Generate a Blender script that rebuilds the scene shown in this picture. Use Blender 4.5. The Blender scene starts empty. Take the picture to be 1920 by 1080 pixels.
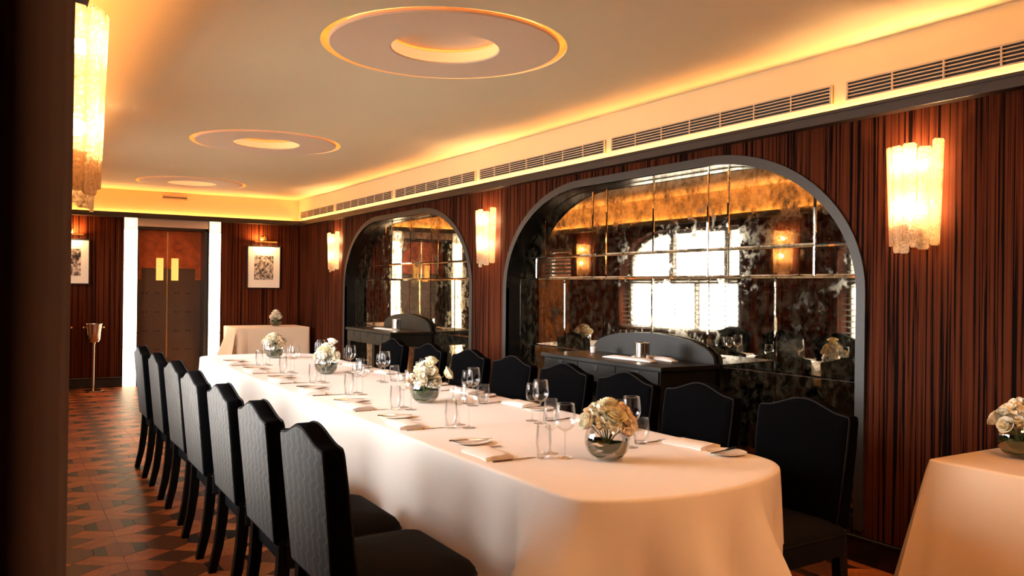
import bpy, bmesh, math, random
from math import pi, sin, cos, tan, sqrt, atan2, radians
from mathutils import Vector, Matrix
random.seed(7)
S = bpy.context.scene
COL = S.collection

# ---------------------------------------------------------------- camera
YAW, PITCH, ROLL, FPX, CAMH = .5471, .0009, .012, 1558.2, 1.458
cd = bpy.data.cameras.new('camera'); cam = bpy.data.objects.new('camera', cd); COL.objects.link(cam)
F = Vector((sin(YAW)*cos(PITCH), cos(YAW)*cos(PITCH), sin(PITCH)))
R = Vector((cos(YAW), -sin(YAW), 0)); U = R.cross(F)
R2 = R*cos(ROLL)+U*sin(ROLL); U2 = -R*sin(ROLL)+U*cos(ROLL)
M = Matrix((R2, U2, -F)).transposed().to_4x4(); M.translation = Vector((0, 0, CAMH))
cam.matrix_world = M
cd.sensor_width = 36; cd.lens = FPX/1920*36; cd.clip_start = .05; cd.clip_end = 200
S.camera = cam

# ---------------------------------------------------------------- world, exposure, main lights
WORLD = 10.0
W = bpy.data.worlds.new('daylight'); S.world = W; W.use_nodes = True
bg = W.node_tree.nodes['Background']; bg.inputs[1].default_value = WORLD
_n = W.node_tree; _tc = _n.nodes.new('ShaderNodeTexCoord'); _sp = _n.nodes.new('ShaderNodeSeparateXYZ'); _rp = _n.nodes.new('ShaderNodeValToRGB')
_n.links.new(_tc.outputs['Generated'], _sp.inputs[0]); _n.links.new(_sp.outputs['Z'], _rp.inputs[0]); _n.links.new(_rp.outputs[0], bg.inputs[0])
# bright overcast sky above, duller street and ground below the horizon
_e = _rp.color_ramp.elements; _e[0].position = 0; _e[0].color = (.52, .45, .36, 1); _e[1].position = .06; _e[1].color = (1, .97, .92, 1)
_mp = _n.nodes.new('ShaderNodeMapRange'); _mp.inputs[1].default_value = -.10; _mp.inputs[2].default_value = 1.0
_n.links.new(_sp.outputs['Z'], _mp.inputs[0]); _n.links.new(_mp.outputs[0], _rp.inputs[0])
S.view_settings.view_transform = 'Standard'; S.view_settings.look = 'None'
S.view_settings.exposure = 1.75; S.view_settings.gamma = 1.0; S.view_settings.use_curve_mapping = False
S.cycles.max_bounces = 9; S.cycles.transparent_max_bounces = 24; S.cycles.glossy_bounces = 5
S.cycles.diffuse_bounces = 5; S.cycles.caustics_reflective = False; S.cycles.caustics_refractive = False
S.cycles.sample_clamp_indirect = 6.0; S.cycles.blur_glossy = .5; S.cycles.use_denoising = True
LED_COVE = 2.3      # W per metre of cornice strip
LED_SLOT = 1.8      # W per metre of the slot above the fascia
LED_COL = (1.0, .38, .085)
SCONCE_W = 7.0
SCONCE_COL = (1.0, .50, .20)

def area(name, loc, sx, sy, power, col, direction, portal=False, spread=None):
    l = bpy.data.lights.new(name, 'AREA'); l.shape = 'RECTANGLE'; l.size = sx; l.size_y = sy
    l.energy = power; l.color = col
    if spread: l.spread = spread
    if portal: l.cycles.is_portal = True
    o = bpy.data.objects.new(name, l); COL.objects.link(o); o.location = loc
    o.rotation_euler = direction
    return o

# room numbers (metres)
XL, XR, YF, YN = .10, 3.97, 12.95, -1.0
ZC = 2.80
CZ0, CZ1 = 2.40, 2.47
XM = 4.12
# cove strips behind the cornice (left and far wall), pointing up
area('cove_strip', ((XL+.06), 7.6, 2.435), .03, 10.6, LED_COVE*10.6*.8, LED_COL, (pi, 0, 0))
area('cove_strip', (2.03, YF-.06, 2.435), 3.6, .03, LED_COVE*3.6*.8, LED_COL, (pi, 0, 0))
area('cove_strip', (3.9155, 5.9, 2.457), .014, 13.6, LED_COVE*13.6*.6, LED_COL, (pi, 0, 0))

# ---------------------------------------------------------------- materials
MATS = {}
def nm(name):
    m = bpy.data.materials.new(name); m.use_nodes = True; nt = m.node_tree
    MATS[name] = m
    return m, nt, nt.nodes['Principled BSDF'], nt.nodes['Material Output']
def mat(name, col, rough=.5, metal=0, noise=0, scale=20, bump=0, bscale=60, spec=.5, sheen=0, coat=0):
    m, nt, b, out = nm(name)
    b.inputs['Base Color'].default_value = (*col, 1); b.inputs['Roughness'].default_value = rough
    b.inputs['Metallic'].default_value = metal; b.inputs['Specular IOR Level'].default_value = spec
    if sheen: b.inputs['Sheen Weight'].default_value = sheen; b.inputs['Sheen Roughness'].default_value = .45
    if coat: b.inputs['Coat Weight'].default_value = coat; b.inputs['Coat Roughness'].default_value = .08
    tc = nt.nodes.new('ShaderNodeTexCoord')
    if noise:
        n = nt.nodes.new('ShaderNodeTexNoise'); n.inputs['Scale'].default_value = scale; n.inputs['Detail'].default_value = 4
        nt.links.new(tc.outputs['Object'], n.inputs['Vector'])
        mx = nt.nodes.new('ShaderNodeMix'); mx.data_type = 'RGBA'
        mx.inputs[6].default_value = (*[c*(1-noise) for c in col], 1); mx.inputs[7].default_value = (*[min(1, c*(1+noise)) for c in col], 1)
        nt.links.new(n.outputs['Fac'], mx.inputs[0]); nt.links.new(mx.outputs[2], b.inputs['Base Color'])
    if bump:
        n = nt.nodes.new('ShaderNodeTexNoise'); n.inputs['Scale'].default_value = bscale; n.inputs['Detail'].default_value = 5
        nt.links.new(tc.outputs['Object'], n.inputs['Vector'])
        bp = nt.nodes.new('ShaderNodeBump'); bp.inputs['Strength'].default_value = bump; bp.inputs['Distance'].default_value = .01
        nt.links.new(n.outputs['Fac'], bp.inputs['Height']); nt.links.new(bp.outputs[0], b.inputs['Normal'])
    return m
def emit(name, col, s):
    m, nt, b, out = nm(name)
    b.inputs['Base Color'].default_value = (*col, 1)
    b.inputs['Emission Color'].default_value = (*col, 1); b.inputs['Emission Strength'].default_value = s
    return m
def ramp(nt, pts):
    r = nt.nodes.new('ShaderNodeValToRGB'); e = r.color_ramp.elements
    while len(e) < len(pts): e.new(.5)
    for i, (p, c) in enumerate(pts): e[i].position = p; e[i].color = (*c, 1)
    return r
def zebra(name, c0, c1, c2, sx, sz=.5, rough=.32):
    """vertical striped macassar veneer"""
    m, nt, b, out = nm(name)
    tc = nt.nodes.new('ShaderNodeTexCoord'); mp = nt.nodes.new('ShaderNodeMapping')
    mp.inputs['Scale'].default_value = (sx, sx, sz)
    nt.links.new(tc.outputs['Object'], mp.inputs['Vector'])
    n = nt.nodes.new('ShaderNodeTexNoise'); n.inputs['Scale'].default_value = 1; n.inputs['Detail'].default_value = 3
    n.inputs['Distortion'].default_value = .25; n.inputs['Roughness'].default_value = .6
    nt.links.new(mp.outputs[0], n.inputs['Vector'])
    r = ramp(nt, [(.38, c0), (.440, c0), (.462, c1), (.60, c2)])
    nt.links.new(n.outputs['Fac'], r.inputs['Fac'])
    nt.links.new(r.outputs['Color'], b.inputs['Base Color'])
    b.inputs['Roughness'].default_value = rough; b.inputs['Specular IOR Level'].default_value = .03
    bp = nt.nodes.new('ShaderNodeBump'); bp.inputs['Strength'].default_value = .35; bp.inputs['Distance'].default_value = .004
    nt.links.new(n.outputs['Fac'], bp.inputs['Height']); nt.links.new(bp.outputs[0], b.inputs['Normal'])
    return m
def woodfloor(name, c0, c1, rough=.42):
    m, nt, b, out = nm(name)
    tc = nt.nodes.new('ShaderNodeTexCoord'); oi = nt.nodes.new('ShaderNodeObjectInfo')
    n = nt.nodes.new('ShaderNodeTexNoise'); n.inputs['Scale'].default_value = 26; n.inputs['Detail'].default_value = 5; n.inputs['Distortion'].default_value = 1.5
    g = nt.nodes.new('ShaderNodeNewGeometry')
    av = nt.nodes.new('ShaderNodeMath'); av.operation = 'ADD'; nt.links.new(g.outputs['Random Per Island'], av.inputs[0]); nt.links.new(oi.outputs['Random'], av.inputs[1])
    fc = nt.nodes.new('ShaderNodeMath'); fc.operation = 'FRACT'; nt.links.new(av.outputs[0], fc.inputs[0])
    mth = nt.nodes.new('ShaderNodeMath'); mth.operation = 'MULTIPLY_ADD'; mth.inputs[1].default_value = .45
    nt.links.new(fc.outputs[0], mth.inputs[0]); nt.links.new(n.outputs['Fac'], mth.inputs[2])
    nt.links.new(g.outputs['Position'], n.inputs['Vector'])
    r = ramp(nt, [(.35, c0), (.95, c1)])
    nt.links.new(mth.outputs[0], r.inputs['Fac']); nt.links.new(r.outputs['Color'], b.inputs['Base Color'])
    b.inputs['Roughness'].default_value = rough; b.inputs['Specular IOR Level'].default_value = .16
    return m
def thin_glass(name, tint=(1, 1, 1), refl=.5, rough=.0, edge=.0):
    """thin-walled clear glass: straight-through transmission and Fresnel reflection"""
    m, nt, b, out = nm(name); nt.nodes.remove(b)
    t = nt.nodes.new('ShaderNodeBsdfTransparent'); t.inputs[0].default_value = (*tint, 1)
    g = nt.nodes.new('ShaderNodeBsdfGlossy'); g.inputs['Roughness'].default_value = rough
    lw = nt.nodes.new('ShaderNodeLayerWeight'); lw.inputs[0].default_value = refl
    mul = nt.nodes.new('ShaderNodeMath'); mul.operation = 'MULTIPLY_ADD'; mul.inputs[1].default_value = .42; mul.inputs[2].default_value = .03 + edge
    nt.links.new(lw.outputs['Fresnel'], mul.inputs[0])
    mx = nt.nodes.new('ShaderNodeMixShader')
    nt.links.new(mul.outputs[0], mx.inputs[0]); nt.links.new(t.outputs[0], mx.inputs[1]); nt.links.new(g.outputs[0], mx.inputs[2])
    nt.links.new(mx.outputs[0], out.inputs[0])
    return m

wood_wall = zebra('macassar_veneer', (.004, .0015, .001), (.044, .0098, .004), (.082, .021, .008), 62, .6, .72)
wood_far = zebra('fine_reeded_veneer', (.008, .0025, .0015), (.050, .011, .004), (.100, .024, .009), 95, .35, .72)
wood_dark = mat('black_lacquer', (.006, .005, .004), .22, noise=.3, scale=8)
bronze = mat('dark_bronze_satin', (.022, .016, .011), .5, 0, noise=.15, scale=6)
cornice_m = mat('dark_brown_cornice', (.020, .012, .009), .38, noise=.2, scale=5)
plaster = mat('cream_plaster', (.88, .77, .54), .75, noise=.03, scale=1.5)
fascia_m = mat('cream_fascia_paint', (.84, .70, .45), .6, noise=.03, scale=1.5)
disc_m = mat('pink_cream_disc', (.90, .72, .56), .6, noise=.04, scale=2)
black_m = mat('matte_black', (.004, .004, .004), .6)
led_m = emit('warm_led', (1.0, .40, .08), 1.5)
floor_base = mat('dark_joint', (.05, .02, .012), .7)
plank_m = woodfloor('oak_plank', (.27, .070, .018), (.50, .145, .038))
block_m = woodfloor('red_oak_block', (.17, .036, .010), (.26, .060, .016))
taupe_m = woodfloor('brown_oak_hexagon', (.085, .025, .010), (.15, .046, .016))
darkp_m = woodfloor('fumed_oak_diamond', (.050, .016, .007), (.10, .032, .012))
tri_m = woodfloor('ebony_triangle', (.006, .003, .002), (.020, .008, .004))

m, nt, b, out = nm('antique_mirror')
tc = nt.nodes.new('ShaderNodeTexCoord'); g = nt.nodes.new('ShaderNodeNewGeometry')
n1 = nt.nodes.new('ShaderNodeTexNoise'); n1.inputs['Scale'].default_value = 4.5; n1.inputs['Detail'].default_value = 9; n1.inputs['Roughness'].default_value = .72
n2 = nt.nodes.new('ShaderNodeTexNoise'); n2.inputs['Scale'].default_value = 17; n2.inputs['Detail'].default_value = 6; n2.inputs['Roughness'].default_value = .7
for n in (n1, n2): nt.links.new(g.outputs['Position'], n.inputs['Vector'])
ad = nt.nodes.new('ShaderNodeMath'); ad.operation = 'MULTIPLY_ADD'; ad.inputs[1].default_value = .45
nt.links.new(n2.outputs['Fac'], ad.inputs[0]); nt.links.new(n1.outputs['Fac'], ad.inputs[2])
r = ramp(nt, [(.54, (.06, .05, .035)), (.66, (.34, .29, .21)), (.80, (.70, .62, .48))])
nt.links.new(ad.outputs[0], r.inputs['Fac']); nt.links.new(r.outputs['Color'], b.inputs['Base Color'])
b.inputs['Metallic'].default_value = 1
n3 = nt.nodes.new('ShaderNodeTexNoise'); n3.inputs['Scale'].default_value = 15; n3.inputs['Detail'].default_value = 10; n3.inputs['Roughness'].default_value = .78; nt.links.new(g.outputs['Position'], n3.inputs['Vector'])
hz = ramp(nt, [(.47, (.0, .0, .0)), (.64, (.24, .24, .24))]); nt.links.new(n3.outputs['Fac'], hz.inputs['Fac'])
du = nt.nodes.new('ShaderNodeBsdfDiffuse'); du.inputs[0].default_value = (.11, .085, .05, 1)
mxs = nt.nodes.new('ShaderNodeMixShader'); nt.links.new(hz.outputs['Color'], mxs.inputs[0]); nt.links.new(b.outputs[0], mxs.inputs[1]); nt.links.new(du.outputs[0], mxs.inputs[2]); nt.links.new(mxs.outputs[0], out.inputs[0])
rr = ramp(nt, [(.58, (.14, .14, .14)), (.70, (.02, .02, .02))])
nt.links.new(ad.outputs[0], rr.inputs['Fac']); nt.links.new(rr.outputs['Color'], b.inputs['Roughness'])
mirror_m = m

glass_m = thin_glass('clear_glass', refl=.25)
glass_thick = thin_glass('thick_clear_glass', (.975, .97, .96), refl=.33, edge=.02)
pane_m = thin_glass('window_glass', (.97, .98, 1), refl=.12)
water_m = thin_glass('water', (.93, .95, .88), refl=.04)
linen = mat('white_linen', (.86, .80, .73), .8, noise=.03, scale=3, bump=.10, bscale=9, sheen=.15)
linen2 = mat('ivory_linen', (.80, .62, .42), .8, noise=.03, scale=3, bump=.12, bscale=9, sheen=.15)
napkin_m = mat('napkin_linen', (.88, .82, .76), .85, noise=.03, scale=30)
china = mat('white_china', (.86, .81, .74), .15)
silver = mat('silver_plate', (.78, .74, .68), .18, 1)
steel = mat('polished_steel', (.80, .74, .64), .16, 1)
brass = mat('polished_brass', (.90, .58, .26), .22, 1)
velvet = mat('black_navy_velvet', (.0020, .0019, .0022), .95, noise=.3, scale=6, spec=.02)
seat_velvet = mat('charcoal_seat_velvet', (.010, .0095, .011), .9, noise=.3, scale=6, spec=.05)
piping_m = mat('grey_piping', (.010, .009, .009), .7, spec=.1)
leg_m = mat('ebonised_leg', (.004, .0035, .003), .4, spec=.15)
black_lac = mat('console_black_lacquer', (.010, .0075, .005), .38, noise=.2, scale=7, spec=.25)
slat_m = mat('blind_slat', (.07, .06, .045), .5)
frame_w = mat('window_frame_paint', (.20, .16, .12), .4)
curtain_m = mat('brown_velvet_curtain', (.028, .009, .006), .9, noise=.3, scale=9, sheen=.15)
grille_m = mat('beige_grille', (.62, .50, .36), .5)
pil_glass = emit('backlit_glass', (1.0, .80, .52), 2.2)
pil_head = emit('backlit_head_glass', (1.0, .74, .44), .55)
pil_disc = emit('backlit_roundel_glass', (1.0, .86, .62), 1.5)
lintel_m = mat('cream_lintel', (.75, .55, .40), .5, noise=.06, scale=9)
copper_m = mat('copper_leaf_panel', (.50, .10, .025), .35, .35, noise=.65, scale=9)
bronze_door = mat('brown_metal_door', (.115, .062, .036), .38, .45, noise=.18, scale=5)
goldp = emit('amber_emissive', (1.0, .55, .12), .30)
mat_board = mat('cream_mount_board', (.86, .80, .66), .7)
frame_b = mat('black_picture_frame', (.012, .009, .007), .3)
leaf_m = mat('green_leaf', (.020, .052, .008), .5, noise=.35, scale=22, spec=.15)
stem_m = mat('green_stem', (.09, .15, .04), .5)
petal_w = mat('white_petal', (.90, .87, .72), .6, noise=.05, scale=25)
petal_y = mat('cream_yellow_petal', (.90, .84, .58), .6, noise=.08, scale=25)
petal_p = mat('pale_peach_petal', (.90, .78, .60), .6, noise=.08, scale=25)
for p in (petal_w, petal_y, petal_p):
    bb = p.node_tree.nodes['Principled BSDF']; bb.inputs['Subsurface Weight'].default_value = 0
bulb_m = emit('bulb', (1.0, .60, .28), 320)
exit_m = emit('exit_sign_green', (.10, .45, .22), .6)
exit_w = emit('exit_sign_white', (.75, .9, .75), .8)

# sconce glass: pressed, pitted, partly frosted
m, nt, b, out = nm('pitted_ice_glass'); nt.nodes.remove(b)
tr = nt.nodes.new('ShaderNodeBsdfTransparent'); tr.inputs[0].default_value = (1, .93, .82, 1)
tl = nt.nodes.new('ShaderNodeBsdfTranslucent'); tl.inputs[0].default_value = (.90, .74, .52, 1)
df = nt.nodes.new('ShaderNodeBsdfDiffuse'); df.inputs[0].default_value = (.70, .56, .38, 1)
gl = nt.nodes.new('ShaderNodeBsdfGlossy'); gl.inputs['Roughness'].default_value = .12
g = nt.nodes.new('ShaderNodeNewGeometry')
n = nt.nodes.new('ShaderNodeTexVoronoi'); n.inputs['Scale'].default_value = 95
nt.links.new(g.outputs['Position'], n.inputs['Vector'])
bp = nt.nodes.new('ShaderNodeBump'); bp.inputs['Strength'].default_value = .8; bp.inputs['Distance'].default_value = .006
nt.links.new(n.outputs['Distance'], bp.inputs['Height'])
for s in (tl, gl, df): nt.links.new(bp.outputs[0], s.inputs['Normal'])
rp = ramp(nt, [(.1, (.62, .62, .62)), (.55, (.92, .92, .92))]); nt.links.new(n.outputs['Distance'], rp.inputs[0])
m0 = nt.nodes.new('ShaderNodeMixShader'); m0.inputs[0].default_value = .3
nt.links.new(tl.outputs[0], m0.inputs[1]); nt.links.new(df.outputs[0], m0.inputs[2])
m1 = nt.nodes.new('ShaderNodeMixShader'); nt.links.new(rp.outputs['Color'], m1.inputs[0]); nt.links.new(tr.outputs[0], m1.inputs[1]); nt.links.new(m0.outputs[0], m1.inputs[2])
m2 = nt.nodes.new('ShaderNodeMixShader'); m2.inputs[0].default_value = .07
nt.links.new(m1.outputs[0], m2.inputs[1]); nt.links.new(gl.outputs[0], m2.inputs[2]); nt.links.new(m2.outputs[0], out.inputs[0])
ice_m = m

# patterned chair-back fabric: stepped wavy stripes and ovals on grey ground
m, nt, b, out = nm('patterned_grey_fabric')
tc = nt.nodes.new('ShaderNodeTexCoord'); sp = nt.nodes.new('ShaderNodeSeparateXYZ'); nt.links.new(tc.outputs['Object'], sp.inputs[0])
def mth(op, a, bb=None, c=None):
    q = nt.nodes.new('ShaderNodeMath'); q.operation = op
    for i, v in enumerate((a, bb, c)):
        if v is None: continue
        if isinstance(v, (int, float)): q.inputs[i].default_value = v
        else: nt.links.new(v, q.inputs[i])
    return q.outputs[0]
zz = sp.outputs['Z']; yy = sp.outputs['Y']
ph = mth('MULTIPLY', zz, 2*pi/.088)
wob = mth('MULTIPLY', mth('SINE', mth('ADD', ph, mth('MULTIPLY', mth('SINE', ph), 1.1))), .013)
lean = mth('MULTIPLY', zz, .12)
u = mth('DIVIDE', mth('ADD', mth('ADD', yy, wob), lean), .068)
fr = mth('ABSOLUTE', mth('SUBTRACT', mth('FRACT', u), .5))
l1 = mth('LESS_THAN', mth('ABSOLUTE', mth('SUBTRACT', fr, .40)), .022)
l2 = mth('LESS_THAN', mth('ABSOLUTE', mth('SUBTRACT', fr, .48)), .020)
vv = nt.nodes.new('ShaderNodeTexVoronoi'); vv.inputs['Scale'].default_value = 20; vv.inputs['Randomness'].default_value = .6
mp = nt.nodes.new('ShaderNodeMapping'); mp.inputs['Scale'].default_value = (.4, 1, .55); nt.links.new(tc.outputs['Object'], mp.inputs[0]); nt.links.new(mp.outputs[0], vv.inputs['Vector'])
l3 = mth('LESS_THAN', mth('ABSOLUTE', mth('SUBTRACT', vv.outputs['Distance'], .27)), .035)
l3 = mth('MULTIPLY', l3, mth('LESS_THAN', fr, .34))
l3 = mth('MULTIPLY', l3, .45)
tot = mth('MINIMUM', mth('ADD', mth('ADD', l1, l2), l3), 1)
nz = nt.nodes.new('ShaderNodeTexNoise'); nz.inputs['Scale'].default_value = 90; nz.inputs['Detail'].default_value = 5; nt.links.new(tc.outputs['Object'], nz.inputs['Vector'])
gr = ramp(nt, [(.3, (.020, .019, .018)), (.75, (.050, .046, .042))]); nt.links.new(nz.outputs['Fac'], gr.inputs[0])
mx = nt.nodes.new('ShaderNodeMix'); mx.data_type = 'RGBA'; mx.inputs[7].default_value = (.115, .098, .072, 1)
nt.links.new(tot, mx.inputs[0]); nt.links.new(gr.outputs['Color'], mx.inputs[6]); nt.links.new(mx.outputs[2], b.inputs['Base Color'])
b.inputs['Roughness'].default_value = .7; b.inputs['Sheen Weight'].default_value = .05
pattern_m = m

# black and white photographic print
def print_mat(name, seed, scale):
    m, nt, b, out = nm(name)
    tc = nt.nodes.new('ShaderNodeTexCoord'); mp = nt.nodes.new('ShaderNodeMapping'); mp.inputs['Location'].default_value = (seed, seed*2, seed*3)
    nt.links.new(tc.outputs['Object'], mp.inputs[0])
    n = nt.nodes.new('ShaderNodeTexNoise'); n.inputs['Scale'].default_value = scale; n.inputs['Detail'].default_value = 3; n.inputs['Distortion'].default_value = 1.2
    v = nt.nodes.new('ShaderNodeTexVoronoi'); v.inputs['Scale'].default_value = scale*1.6
    nt.links.new(mp.outputs[0], n.inputs['Vector']); nt.links.new(mp.outputs[0], v.inputs['Vector'])
    a = nt.nodes.new('ShaderNodeMath'); a.operation = 'MULTIPLY_ADD'; a.inputs[1].default_value = .35
    nt.links.new(v.outputs['Distance'], a.inputs[0]); nt.links.new(n.outputs['Fac'], a.inputs[2])
    r = ramp(nt, [(.50, (.012, .010, .009)), (.62, (.14, .10, .08)), (.78, (.58, .50, .40))])
    nt.links.new(a.outputs[0], r.inputs[0]); nt.links.new(r.outputs['Color'], b.inputs['Base Color']); b.inputs['Roughness'].default_value = .3
    return m
print_a = print_mat('photo_print_a', 3.1, 16); print_b = print_mat('photo_print_b', 8.7, 13)

# ---------------------------------------------------------------- mesh helpers
class MB:
    def __init__(s): s.v = []; s.f = []
    def add(s, vs, fs):
        o = len(s.v); s.v += [tuple(p) for p in vs]; s.f += [tuple(i+o for i in f) for f in fs]; return s
    def box(s, x0, x1, y0, y1, z0, z1):
        return s.add([(x0, y0, z0), (x1, y0, z0), (x1, y1, z0), (x0, y1, z0), (x0, y0, z1), (x1, y0, z1), (x1, y1, z1), (x0, y1, z1)],
                     [(0, 3, 2, 1), (4, 5, 6, 7), (0, 1, 5, 4), (1, 2, 6, 5), (2, 3, 7, 6), (3, 0, 4, 7)])
    def quad(s, a, b, c, d): return s.add([a, b, c, d], [(0, 1, 2, 3)])
    def loft(s, loops, closed=True, cap0=False, cap1=False):
        n = len(loops[0]); vs = [p for l in loops for p in l]; fs = []
        for i in range(len(loops)-1):
            for j in range(n if closed else n-1):
                k = (j+1) % n
                fs.append((i*n+j, i*n+k, (i+1)*n+k, (i+1)*n+j))
        if cap0: fs.append(tuple(reversed(range(n))))
        if cap1: fs.append(tuple((len(loops)-1)*n+j for j in range(n)))
        return s.add(vs, fs)
    def lathe(s, prof, n=24, c=(0, 0, 0)):
        loops = []
        for r, z in prof: loops.append([(c[0]+r*cos(2*pi*k/n), c[1]+r*sin(2*pi*k/n), c[2]+z) for k in range(n)])
        return s.loft(loops)
    def tube(s, pts, r, n=6, closed=False, cap=True):
        pts = [Vector(p) for p in pts]; loops = []; m_ = len(pts)
        rs = r if isinstance(r, (list, tuple)) else [r]*m_
        for i, p in enumerate(pts):
            a = pts[(i-1) % m_] if (closed or i > 0) else p; b_ = pts[(i+1) % m_] if (closed or i < m_-1) else p
            t = (b_-a).normalized(); q = Vector((0, 0, 1)) if abs(t.z) < .9 else Vector((1, 0, 0))
            e1 = t.cross(q).normalized(); e2 = t.cross(e1)
            loops.append([p+e1*rs[i]*cos(2*pi*k/n)+e2*rs[i]*sin(2*pi*k/n) for k in range(n)])
        if closed: loops.append(loops[0])
        return s.loft(loops, True, cap and not closed, cap and not closed)
    def prism(s, poly, axis, a, b):
        """poly in the two remaining axes (in xyz order), extruded from a to b along axis"""
        def P(p, t):
            return {'x': (t, p[0], p[1]), 'y': (p[0], t, p[1]), 'z': (p[0], p[1], t)}[axis]
        n = len(poly)
        return s.add([P(p, a) for p in poly]+[P(p, b) for p in poly],
                     [tuple(reversed(range(n))), tuple(range(n, 2*n))]+[(i, (i+1) % n, n+(i+1) % n, n+i) for i in range(n)])
    def mesh(s, name, smooth=False, bevel=0, seg=2, merge=False, angle=40):
        me = bpy.data.meshes.new(name); me.from_pydata(s.v, [], s.f)
        bm = bmesh.new(); bm.from_mesh(me)
        if merge: bmesh.ops.remove_doubles(bm, verts=bm.verts, dist=1e-5)
        bmesh.ops.recalc_face_normals(bm, faces=bm.faces)
        if bevel: bmesh.ops.bevel(bm, geom=bm.edges, offset=bevel, segments=seg, profile=.5, affect='EDGES', clamp_overlap=True)
        bm.to_mesh(me); bm.free()
        if smooth:
            me.polygons.foreach_set('use_smooth', [True]*len(me.polygons)); me.set_sharp_from_angle(angle=radians(angle))
        return me
    def build(s, name, material, parent=None, loc=None, **k):
        return put(name, s.mesh(name, **k), material, parent, loc)
def put(name, me, material, parent=None, loc=None, rot=None):
    if material and not me.materials: me.materials.append(material)
    o = bpy.data.objects.new(name, me); COL.objects.link(o)
    if parent: o.parent = parent
    if loc: o.location = loc
    if rot: o.rotation_euler = rot
    return o
def tag(o, label=None, cat=None, group=None, kind=None):
    if label: o['label'] = label
    if cat: o['category'] = cat
    if group: o['group'] = group
    if kind: o['kind'] = kind
    return o
def thing(name, label, cat, loc=(0, 0, 0), rz=0, group=None):
    o = bpy.data.objects.new(name, None); COL.objects.link(o); o.empty_display_size = .1
    o.location = loc; o.rotation_euler = (0, 0, rz)
    return tag(o, label, cat, group)
def struct(o, label): return tag(o, label, None, None, 'structure')
KIDS = {}
def copy_tree(o, loc, rz=0, label=None, group=None, parent=None, top=True):
    c = o.copy(); COL.objects.link(c)
    if top:
        c.location = loc; c.rotation_euler = (0, 0, rz)
        if label: c['label'] = label
        if group: c['group'] = group
    else: c.parent = parent
    if o.name not in KIDS: KIDS[o.name] = list(o.children)
    for ch in KIDS[o.name]: copy_tree(ch, None, parent=c, top=False)
    return c
ORD = ['nearest', 'second', 'third', 'fourth', 'fifth', 'sixth', 'seventh', 'eighth', 'ninth']

# ================================================================ ROOM SHELL
def clip_half(poly, n, d):
    """keep points with n.p <= d"""
    out = []
    for i in range(len(poly)):
        a, b_ = poly[i], poly[(i+1) % len(poly)]
        da = n[0]*a[0]+n[1]*a[1]-d; db = n[0]*b_[0]+n[1]*b_[1]-d
        if da <= 0: out.append(a)
        if da*db < 0:
            t = da/(da-db); out.append((a[0]+(b_[0]-a[0])*t, a[1]+(b_[1]-a[1])*t))
    return out
def clip_rect(poly, x0, x1, y0, y1):
    for n, d in (((1, 0), x1), ((-1, 0), -x0), ((0, 1), y1), ((0, -1), -y0)):
        poly = clip_half(poly, n, d)
        if len(poly) < 3: return []
    return poly
def ccw(poly):
    a = sum(poly[i][0]*poly[(i+1) % len(poly)][1]-poly[(i+1) % len(poly)][0]*poly[i][1] for i in range(len(poly)))
    return poly if a > 0 else poly[::-1]
def inset(poly, d):
    poly = ccw(poly); q = poly[:]
    for i in range(len(poly)):
        a, b_ = poly[i], poly[(i+1) % len(poly)]; ex, ey = b_[0]-a[0], b_[1]-a[1]; L = sqrt(ex*ex+ey*ey)
        if L < 1e-6: continue
        n = (ey/L, -ex/L); q = clip_half(q, n, n[0]*a[0]+n[1]*a[1]-d)
        if len(q) < 3: return []
    o = [q[0]]
    for p in q[1:]:
        if abs(p[0]-o[-1][0])+abs(p[1]-o[-1][1]) > 1e-5: o.append(p)
    return o

# ---- floor: patterned parquet, joints between separate wood pieces
fl = MB(); fl.box(-1.3, XR+.2, YN-.1, YF+.5, -.14, -.010)
floor = struct(fl.build('floor', floor_base), 'red brown parquet floor laid in crossed planks with dark diamonds')
PX, PY, OX, OY = .485, .533, .553, 4.756
A = (0, .12); Bn = (.10, 0); E1 = (.14, .205); Em = (.19, .157); E2 = (PX/2, .11); T1 = (.07, .163); TIP = (.13, PY/2)
def sx(p, a, b_): return (p[0]*a, p[1]*b_)
CELL = []
for a_ in (1, -1):
    for b_ in (1, -1):
        CELL.append(('parquet_plank', 0, [sx(p, a_, b_) for p in ((0, 0), Em, E1, A)]))
        CELL.append(('parquet_plank', 0, [sx(p, a_, b_) for p in ((0, 0), Bn, E2, Em)]))
H_ = PY
for a_ in (1, -1):
    CELL.append(('parquet_block', 1, [(0, A[1]), (a_*.07, T1[1]), (a_*.07, H_-T1[1]), (0, H_-A[1])]))
    CELL.append(('parquet_triangle', 4, [(a_*T1[0], T1[1]), (a_*E1[0], E1[1]), (a_*TIP[0], TIP[1]), (a_*E1[0], H_-E1[1]), (a_*.07, H_-T1[1])]))
CELL.append(('parquet_diamond', 3, [Bn, E2, (PX-Bn[0], 0), (E2[0], -E2[1])]))
CELL.append(('parquet_hexagon', 2, [E2, Em, E1, TIP, (E1[0], H_-E1[1]), (Em[0], H_-Em[1]), (E2[0], H_-E2[1]), (PX-Em[0], H_-Em[1]), (PX-E1[0], H_-E1[1]), (PX-TIP[0], TIP[1]), (PX-E1[0], E1[1]), (PX-Em[0], Em[1])]))
FM = [plank_m, block_m, taupe_m, darkp_m, tri_m]
cell_mesh = []
def shrink(poly, d):
    cx = sum(p[0] for p in poly)/len(poly); cy = sum(p[1] for p in poly)/len(poly)
    o = []
    for p in poly:
        L = sqrt((p[0]-cx)**2+(p[1]-cy)**2); k = (L-d)/L; o.append((cx+(p[0]-cx)*k, cy+(p[1]-cy)*k))
    return o
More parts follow.
